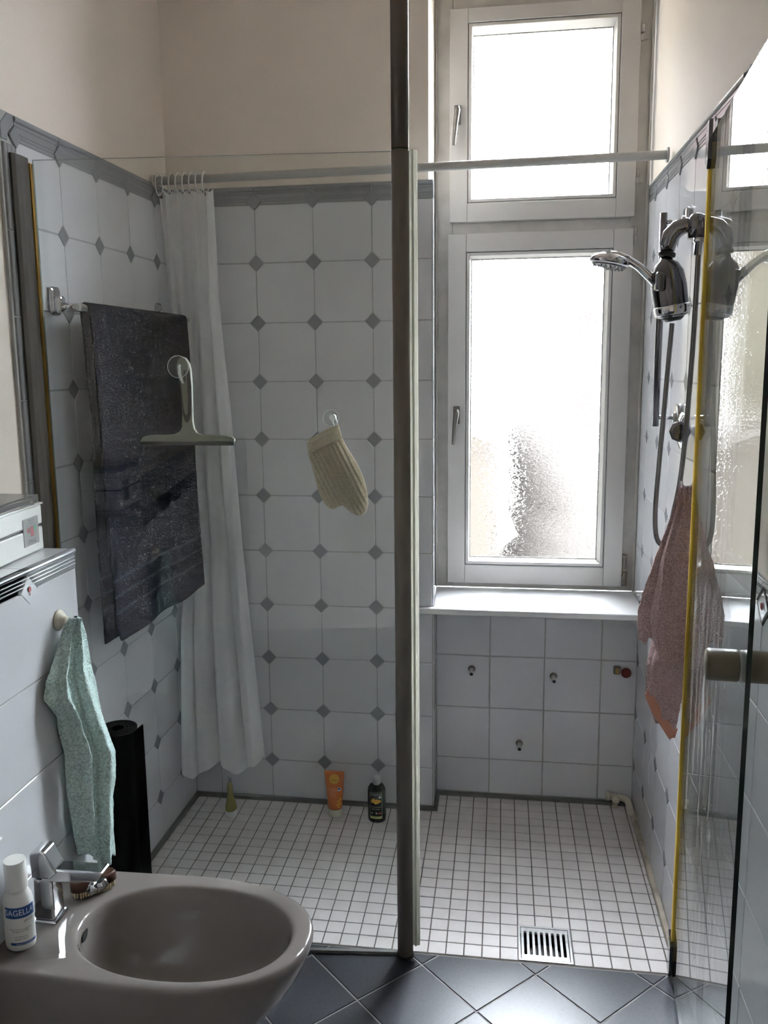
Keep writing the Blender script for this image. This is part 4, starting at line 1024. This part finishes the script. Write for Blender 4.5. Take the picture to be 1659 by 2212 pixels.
for k, z in ((1.045, .4897), (1.02, .4888), (1.0, .4870), (.988, .4835), (.974, .474), (.955, .45), (.925, .41), (.87, .365), (.77, .325), (.60, .298), (.38, .288), (.2, .285), (.08, .284), (.06, .27)):
    rings_.append([(*inner(th, k), z) for th in AN])
m = MB(); V = [p for r in rings_ for p in r]
m.add(V, [(j*NB+i, j*NB+(i+1) % NB, (j+1)*NB+(i+1) % NB, (j+1)*NB+i) for j in range(len(rings_)-1) for i in range(NB)], 0, True)
m.add(rings_[0], [tuple(range(NB))]); m.add(rings_[-1], [tuple(range(NB))]); m.build('basin', M['ceramic'], t)
m = MB(); m.lathe([(.017, .282), (.017, .2865), (.014, .2875)], (IC.x, IC.y, 0), None, 24); m.build('waste', M['chrome'], t)
m = MB(); ov = Matrix.Rotation(math.radians(72), 3, 'Y'); m.lathe([(.0058, 0), (.0058, .0012)], (-.2005, -1.425, .4665), Matrix.Rotation(math.radians(14), 3, 'Z') @ ov, 20, sx=1, sy=3.6); m.build('overflow_slot', M['hole'], t)
# tap
t = thing('bidet_tap', 'square chrome mixer tap standing on the bidet deck', 'tap')
cx, cy = -.284, -1.408
m = MB(); m.cbox(cx-.028, cx+.028, cy-.027, cy+.027, BZ+.0005, BZ+.007, .003, 0, 2); m.build('base_plate', M['chrome'], t)
m = MB(); q0 = .0225; q1 = .0205
V = [(cx+sx*q, cy+sy*q, z) for z, q in ((BZ+.006, q0), (.585, q1)) for sx, sy in ((-1, -1), (1, -1), (1, 1), (-1, 1))]
m.add(V, [(0, 1, 5, 4), (1, 2, 6, 5), (2, 3, 7, 6), (3, 0, 4, 7), (4, 5, 6, 7), (0, 3, 2, 1)])
o = m.build('body', M['chrome'], t); bv = o.modifiers.new('b', 'BEVEL'); bv.width = .005; bv.segments = 3
m = MB(); pl = [(cx-.004, .577), (cx+.118, .588), (cx+.132, .606), (cx+.128, .6105), (cx+.018, .6090), (cx-.004, .609)]
m.prism(pl, cy-.018, cy+.018, lambda x, z, w: (x, w, z)); o = m.build('spout', M['chrome'], t); bv = o.modifiers.new('b', 'BEVEL'); bv.width = .003; bv.segments = 2
m = MB(); m.lathe([(.0105, 0), (.0115, .003), (.0115, .012), (.0095, .014), (.0095, .022)], (cx+.108, cy, .573), Matrix.Rotation(-math.pi*.78, 3, 'Y') @ Matrix.Identity(3), 20)
m.lathe([(.0105, 0), (.0115, .003), (.0115, .012), (.0095, .016)], (cx+.124, cy, .568), Matrix.Rotation(-.5, 3, 'Y'), 20); m.build('aerator', M['chrome'], t)
m = MB(); pl = [(cx-.0225, .588), (cx+.016, .588), (cx+.034, .604), (cx+.028, .612), (cx+.010, .646), (cx+.002, .650), (cx-.018, .646), (cx-.0235, .640)]
m.prism(pl, cy-.0215, cy+.0215, lambda x, z, w: (x, w, z)); o = m.build('lever', M['chrome'], t); bv = o.modifiers.new('b', 'BEVEL'); bv.width = .0035; bv.segments = 3
# wash lotion bottle
t = thing('lotion_bottle', 'white lotion bottle with blue label standing beside the tap', 'bottle')
cx, cy = -.296, -1.497; R_ = .0295
m = MB(); m.lathe([(.026, 0), (.0285, .003), (R_, .010), (R_, .098), (.0275, .108), (.0225, .117), (.0195, .122), (.0195, .125)], (cx, cy, BZ+.001), None, 40, sy=.85); m.build('body', M['white_plastic'], t)
m = MB(); m.lathe([(.0205, .123), (.0215, .125), (.0208, .180), (.0200, .1822), (.001, .1825)], (cx, cy, BZ+.001), None, 40, sm=False); m.build('cap', M['white_plastic'], t)
fc = math.radians(-58)
def lf(x, z, o_=.0004):
    a_ = fc+x/R_; return (cx+(R_+o_)*math.cos(a_), cy+(.85*R_+o_)*math.sin(a_)*1.0, BZ+z)
def lstrip(mb, x0_, x1_, z0_, z1_, n=18, o_=.0004):
    V = []
    for i in range(n+1): x = x0_+(x1_-x0_)*i/n; V += [lf(x, z0_, o_), lf(x, z1_, o_)]
    mb.add(V, [(2*i, 2*i+2, 2*i+3, 2*i+1) for i in range(n)])
m = MB(); lstrip(m, -.030, .034, .073, .096); m.build('label_band', M['blue_print'], t)
m = MB(); lstrip(m, -.022, .034, .016, .0215); m.build('label_band', M['blue_print'], t)
m = MB(); put_text(m, 'SAGELLA', .0175, lambda x, y: lf(x, .0845+y, .0007), sx=.84); m.build('lettering', M['white_print'], t)
m = MB(); put_text(m, 'pflegende Waschlotion', .0038, lambda x, y: lf(x+.006, .0187+y, .0007)); m.build('lettering', M['white_print'], t)
m = MB(); put_text(m, 'pH 3.5', .0072, lambda x, y: lf(x+.017, .066+y, .0006)); m.build('lettering', M['dark_print'], t)
for z_, s_ in ((.050, 'Waschlotion zur taeglichen'), (.0455, 'Reinigung und Pflege'), (.034, 'mit Milchserum'), (.029, 'seifenfrei 250 ml')):
    m = MB(); put_text(m, s_, .0040, lambda x, y, z_=z_: lf(x, z_+y, .0006)); m.build('lettering', M['dark_print'], t)
V, F = text_verts('WASCHLOTION', .006); m = MB(); m.add([lf(-.037-p.y, .075+p.x, .0006) for p in V], F)
m.build('lettering', M['dark_print'], t)
# nail brush
t = thing('nail_brush', 'dark wooden nail brush with pale bristles behind the tap', 'brush')
BR = Matrix.Translation((-.231, -1.318, BZ+.001)) @ Matrix.Rotation(math.radians(42), 4, 'Z') @ Matrix.Rotation(math.radians(-7), 4, 'X')
m = MB(); V = []
for (k, z) in ((.90, .014), (1, .017), (1, .032), (.93, .037)):
    for i in range(36):
        a_ = 2*math.pi*i/36; c_, s_ = math.cos(a_), math.sin(a_); e = 3; r = (abs(c_/.049)**e+abs(s_/.020)**e)**(-1/e)*k; V.append(BR @ Vector((r*c_, r*s_, z)))
m.add(V, [(j*36+i, j*36+(i+1) % 36, (j+1)*36+(i+1) % 36, (j+1)*36+i) for j in range(3) for i in range(36)], 0, True); m.add(V[:36], [tuple(range(36))]); m.add(V[-36:], [tuple(range(36))]); m.build('wooden_back', M['wood'], t)
m = MB()
for i in range(17):
    for j in range(5):
        x, y = -.042+.084*i/16, -.014+.028*j/4
        if (x/.046)**2+(y/.018)**2 > 1.15: continue
        m.tube([BR @ Vector((x, y, .014)), BR @ Vector((x+random.uniform(-.001, .001), y*1.1, .002+.0006*random.random()))], [.0016, .0020], 6)
m.build('bristles', M['bristle'], t, kind='stuff')
m = MB()
for i in range(10):
    for j in range(2):
        x, y = -.010+.045*i/9, .006+.006*j; m.tube([BR @ Vector((x, y, .036)), BR @ Vector((x, y, .046))], [.0014, .0017], 6)
m.build('nail_bristles', M['bristle'], t, kind='stuff')

# green towel on its hook
t = thing('suction_hook', 'cream suction hook on the white ledge wall above the green towel', 'hook')
m = MB(); m.lathe([(.024, 0), (.0235, .003), (.018, .009), (.012, .012), (.010, .020)], (PX+.0005, -1.196, 1.063), Matrix.Rotation(math.pi/2, 3, 'Y'), 28); m.build('suction_cup', M['cream_plastic'], t)
m = MB(); m.tube([(PX+.015, -1.196, 1.050), (PX+.034, -1.190, 1.046), (PX+.038, -1.189, 1.062), (PX+.038, -1.189, 1.071)], .0035, 10); m.build('hook', M['black'], t)
t = thing('hand_towel', 'pale sea green terry towel hanging beside the black rolled mat', 'towel')
LR = [(0, (-.312, -1.196, 1.070), (-.300, -1.172, 1.066)), (.04, (-.318, -1.215, 1.045), (-.304, -1.152, 1.045)), (.10, (-.322, -1.238, 1.010), (-.302, -1.140, 1.010)), (.2, (-.322, -1.290, .955), (-.298, -1.135, .94)), (.27, (-.322, -1.300, .915), (-.292, -1.130, .88)), (.36, (-.316, -1.262, .86), (-.278, -1.130, .80)), (.52, (-.314, -1.246, .77), (-.257, -1.130, .725)), (.7, (-.314, -1.242, .66), (-.266, -1.130, .62)), (.88, (-.314, -1.236, .56), (-.272, -1.130, .52)), (1, (-.314, -1.228, .515), (-.268, -1.130, .45))]
NG = (.82, -.57, 0)
m = drape(LR, .0125, 1.75, 0, .016, ndir=NG, seed=3.1, nu=90, nv=200, zf=lambda u: .012*math.sin(u*9)); o = m.build('towel_sheet', M['green'], t); sd = o.modifiers.new('s', 'SOLIDIFY'); sd.thickness = .005
LR2 = [(0, (-.325, -1.20, .95), (-.315, -1.132, .95)), (.5, (-.326, -1.215, .72), (-.318, -1.122, .70)), (1, (-.326, -1.205, .50), (-.318, -1.125, .47))]
m = drape(LR2, .004, 1.5, 0, .004, ndir=NG, seed=1.1); o = m.build('rear_fold', M['green'], t); sd = o.modifiers.new('s', 'SOLIDIFY'); sd.thickness = .005
for o_ in t.children:
    pass
# rolled mat
t = thing('exercise_mat', 'black foam mat rolled up and standing in the corner by the glass', 'mat')
mc = Vector((-.334, -.950)); pts = []
for i in range(260):
    a_ = i/260*2*math.pi*4.15; r = .016+(.052-.016)*(i/259); pts.append((mc.x+r*math.cos(a_-1.2), mc.y+r*math.sin(a_-1.2)))
pts[-6:] = pts[-6:]
last = Vector(pts[-1]); tang = (Vector(pts[-1])-Vector(pts[-4])).normalized(); out_ = (last-mc).normalized()
for k in range(1, 8): pts.append(tuple(last+tang*.0035*k+out_*.0009*k))
m = MB(); th = .0062; V = []
for i, p in enumerate(pts):
    a_ = Vector(pts[max(i-1, 0)]); b_ = Vector(pts[min(i+1, len(pts)-1)]); n_ = Vector((-(b_-a_).y, (b_-a_).x)).normalized(); p = Vector(p)
    h = .700+(.014 if i > len(pts)-7 else 0)*((i-(len(pts)-7))/7 if i > len(pts)-7 else 0)
    for s_ in (-1, 1):
        q = p+n_*s_*th/2; V += [(q.x, q.y, .001), (q.x, q.y, h)]
for i in range(len(pts)-1):
    o_ = i*4; m.add([], []);
m.add(V, [f for i in range(len(pts)-1) for f in ((4*i, 4*i+1, 4*i+5, 4*i+4), (4*i+2, 4*i+6, 4*i+7, 4*i+3), (4*i+1, 4*i+3, 4*i+7, 4*i+5), (4*i, 4*i+4, 4*i+6, 4*i+2))]+[(0, 2, 3, 1), tuple(4*(len(pts)-1)+q for q in (0, 1, 3, 2))], 0, False)
m.build('rolled_sheet', M['foam'], t)

# ultrasonic cleaner on the ledge
t = thing('ultrasonic_cleaner', 'white box appliance with small control panel standing on the ledge', 'appliance')
DX = Matrix.Translation((-.405, -1.115, 1.2075)) @ Matrix.Rotation(math.radians(3), 4, 'Z')
# local: x toward the room, y along the ledge (negative = nearer the camera)
def dbox(mb, x0_, x1_, y0_, y1_, z0_, z1_, b=.003, mi=0): mb.cbox(x0_, x1_, y0_, y1_, z0_, z1_, b, mi, 2, False, DX); return mb
dbox(MB(), -.112, .000, -.21, .0, .000, .055, .004).build('lower_case', M['white_plastic'], t)
dbox(MB(), -.110, -.0025, -.208, -.002, .055, .059, .001).build('seam', M['black'], t)
dbox(MB(), -.112, .000, -.21, .0, .059, .104, .004).build('upper_case', M['white_plastic'], t)
dbox(MB(), -.114, .003, -.213, .003, .104, .1085, .0015).build('rim', M['white_plastic'], t)
m = dbox(MB(), -.110, -.003, -.207, -.003, .1085, .128, .003); dbox(m, -.004, .002, -.045, -.035, .106, .120, .001); m.build('lid', M['clear_pl'], t, label='clear plastic lid')
dbox(MB(), -.001, .0012, -.090, -.022, .020, .082, .001).build('control_panel', M['panel_grey'], t)
def dpt(y, z, o_=.0016): return tuple(DX @ Vector((o_, y, z)))
m = MB(); m.add([dpt(-.060, .040), dpt(-.047, .040), dpt(-.047, .062), dpt(-.060, .062)], [(0, 1, 2, 3)]); rb_ = P('red_button', (.32, .05, .06), .4); m.build('red_button', rb_, t); m = MB(); m.add([dpt(-.074, .050), dpt(-.065, .050), dpt(-.065, .0605), dpt(-.074, .0605)], [(0, 1, 2, 3)]); m.build('red_button', rb_, t)
m = MB(); m.add([dpt(-.043, .052), dpt(-.035, .052), dpt(-.035, .062), dpt(-.043, .062)], [(0, 1, 2, 3)]); m.build('green_button', M['green_print'], t)
for s_, sz, yy, z_ in (('EMAG', .0135, -.056, .0285), ('Emmi 4', .0075, -.056, .0765), ('Ultraschallreiniger', .0030, -.056, .0705), ('Timer', .0030, -.0695, .0655), ('Ein', .0030, -.0535, .0655), ('Aus', .0030, -.039, .0655)):
    m = MB(); put_text(m, s_, sz, lambda x, y: dpt(yy+x, z_+y)); m.build('lettering', M['dark_print'], t)
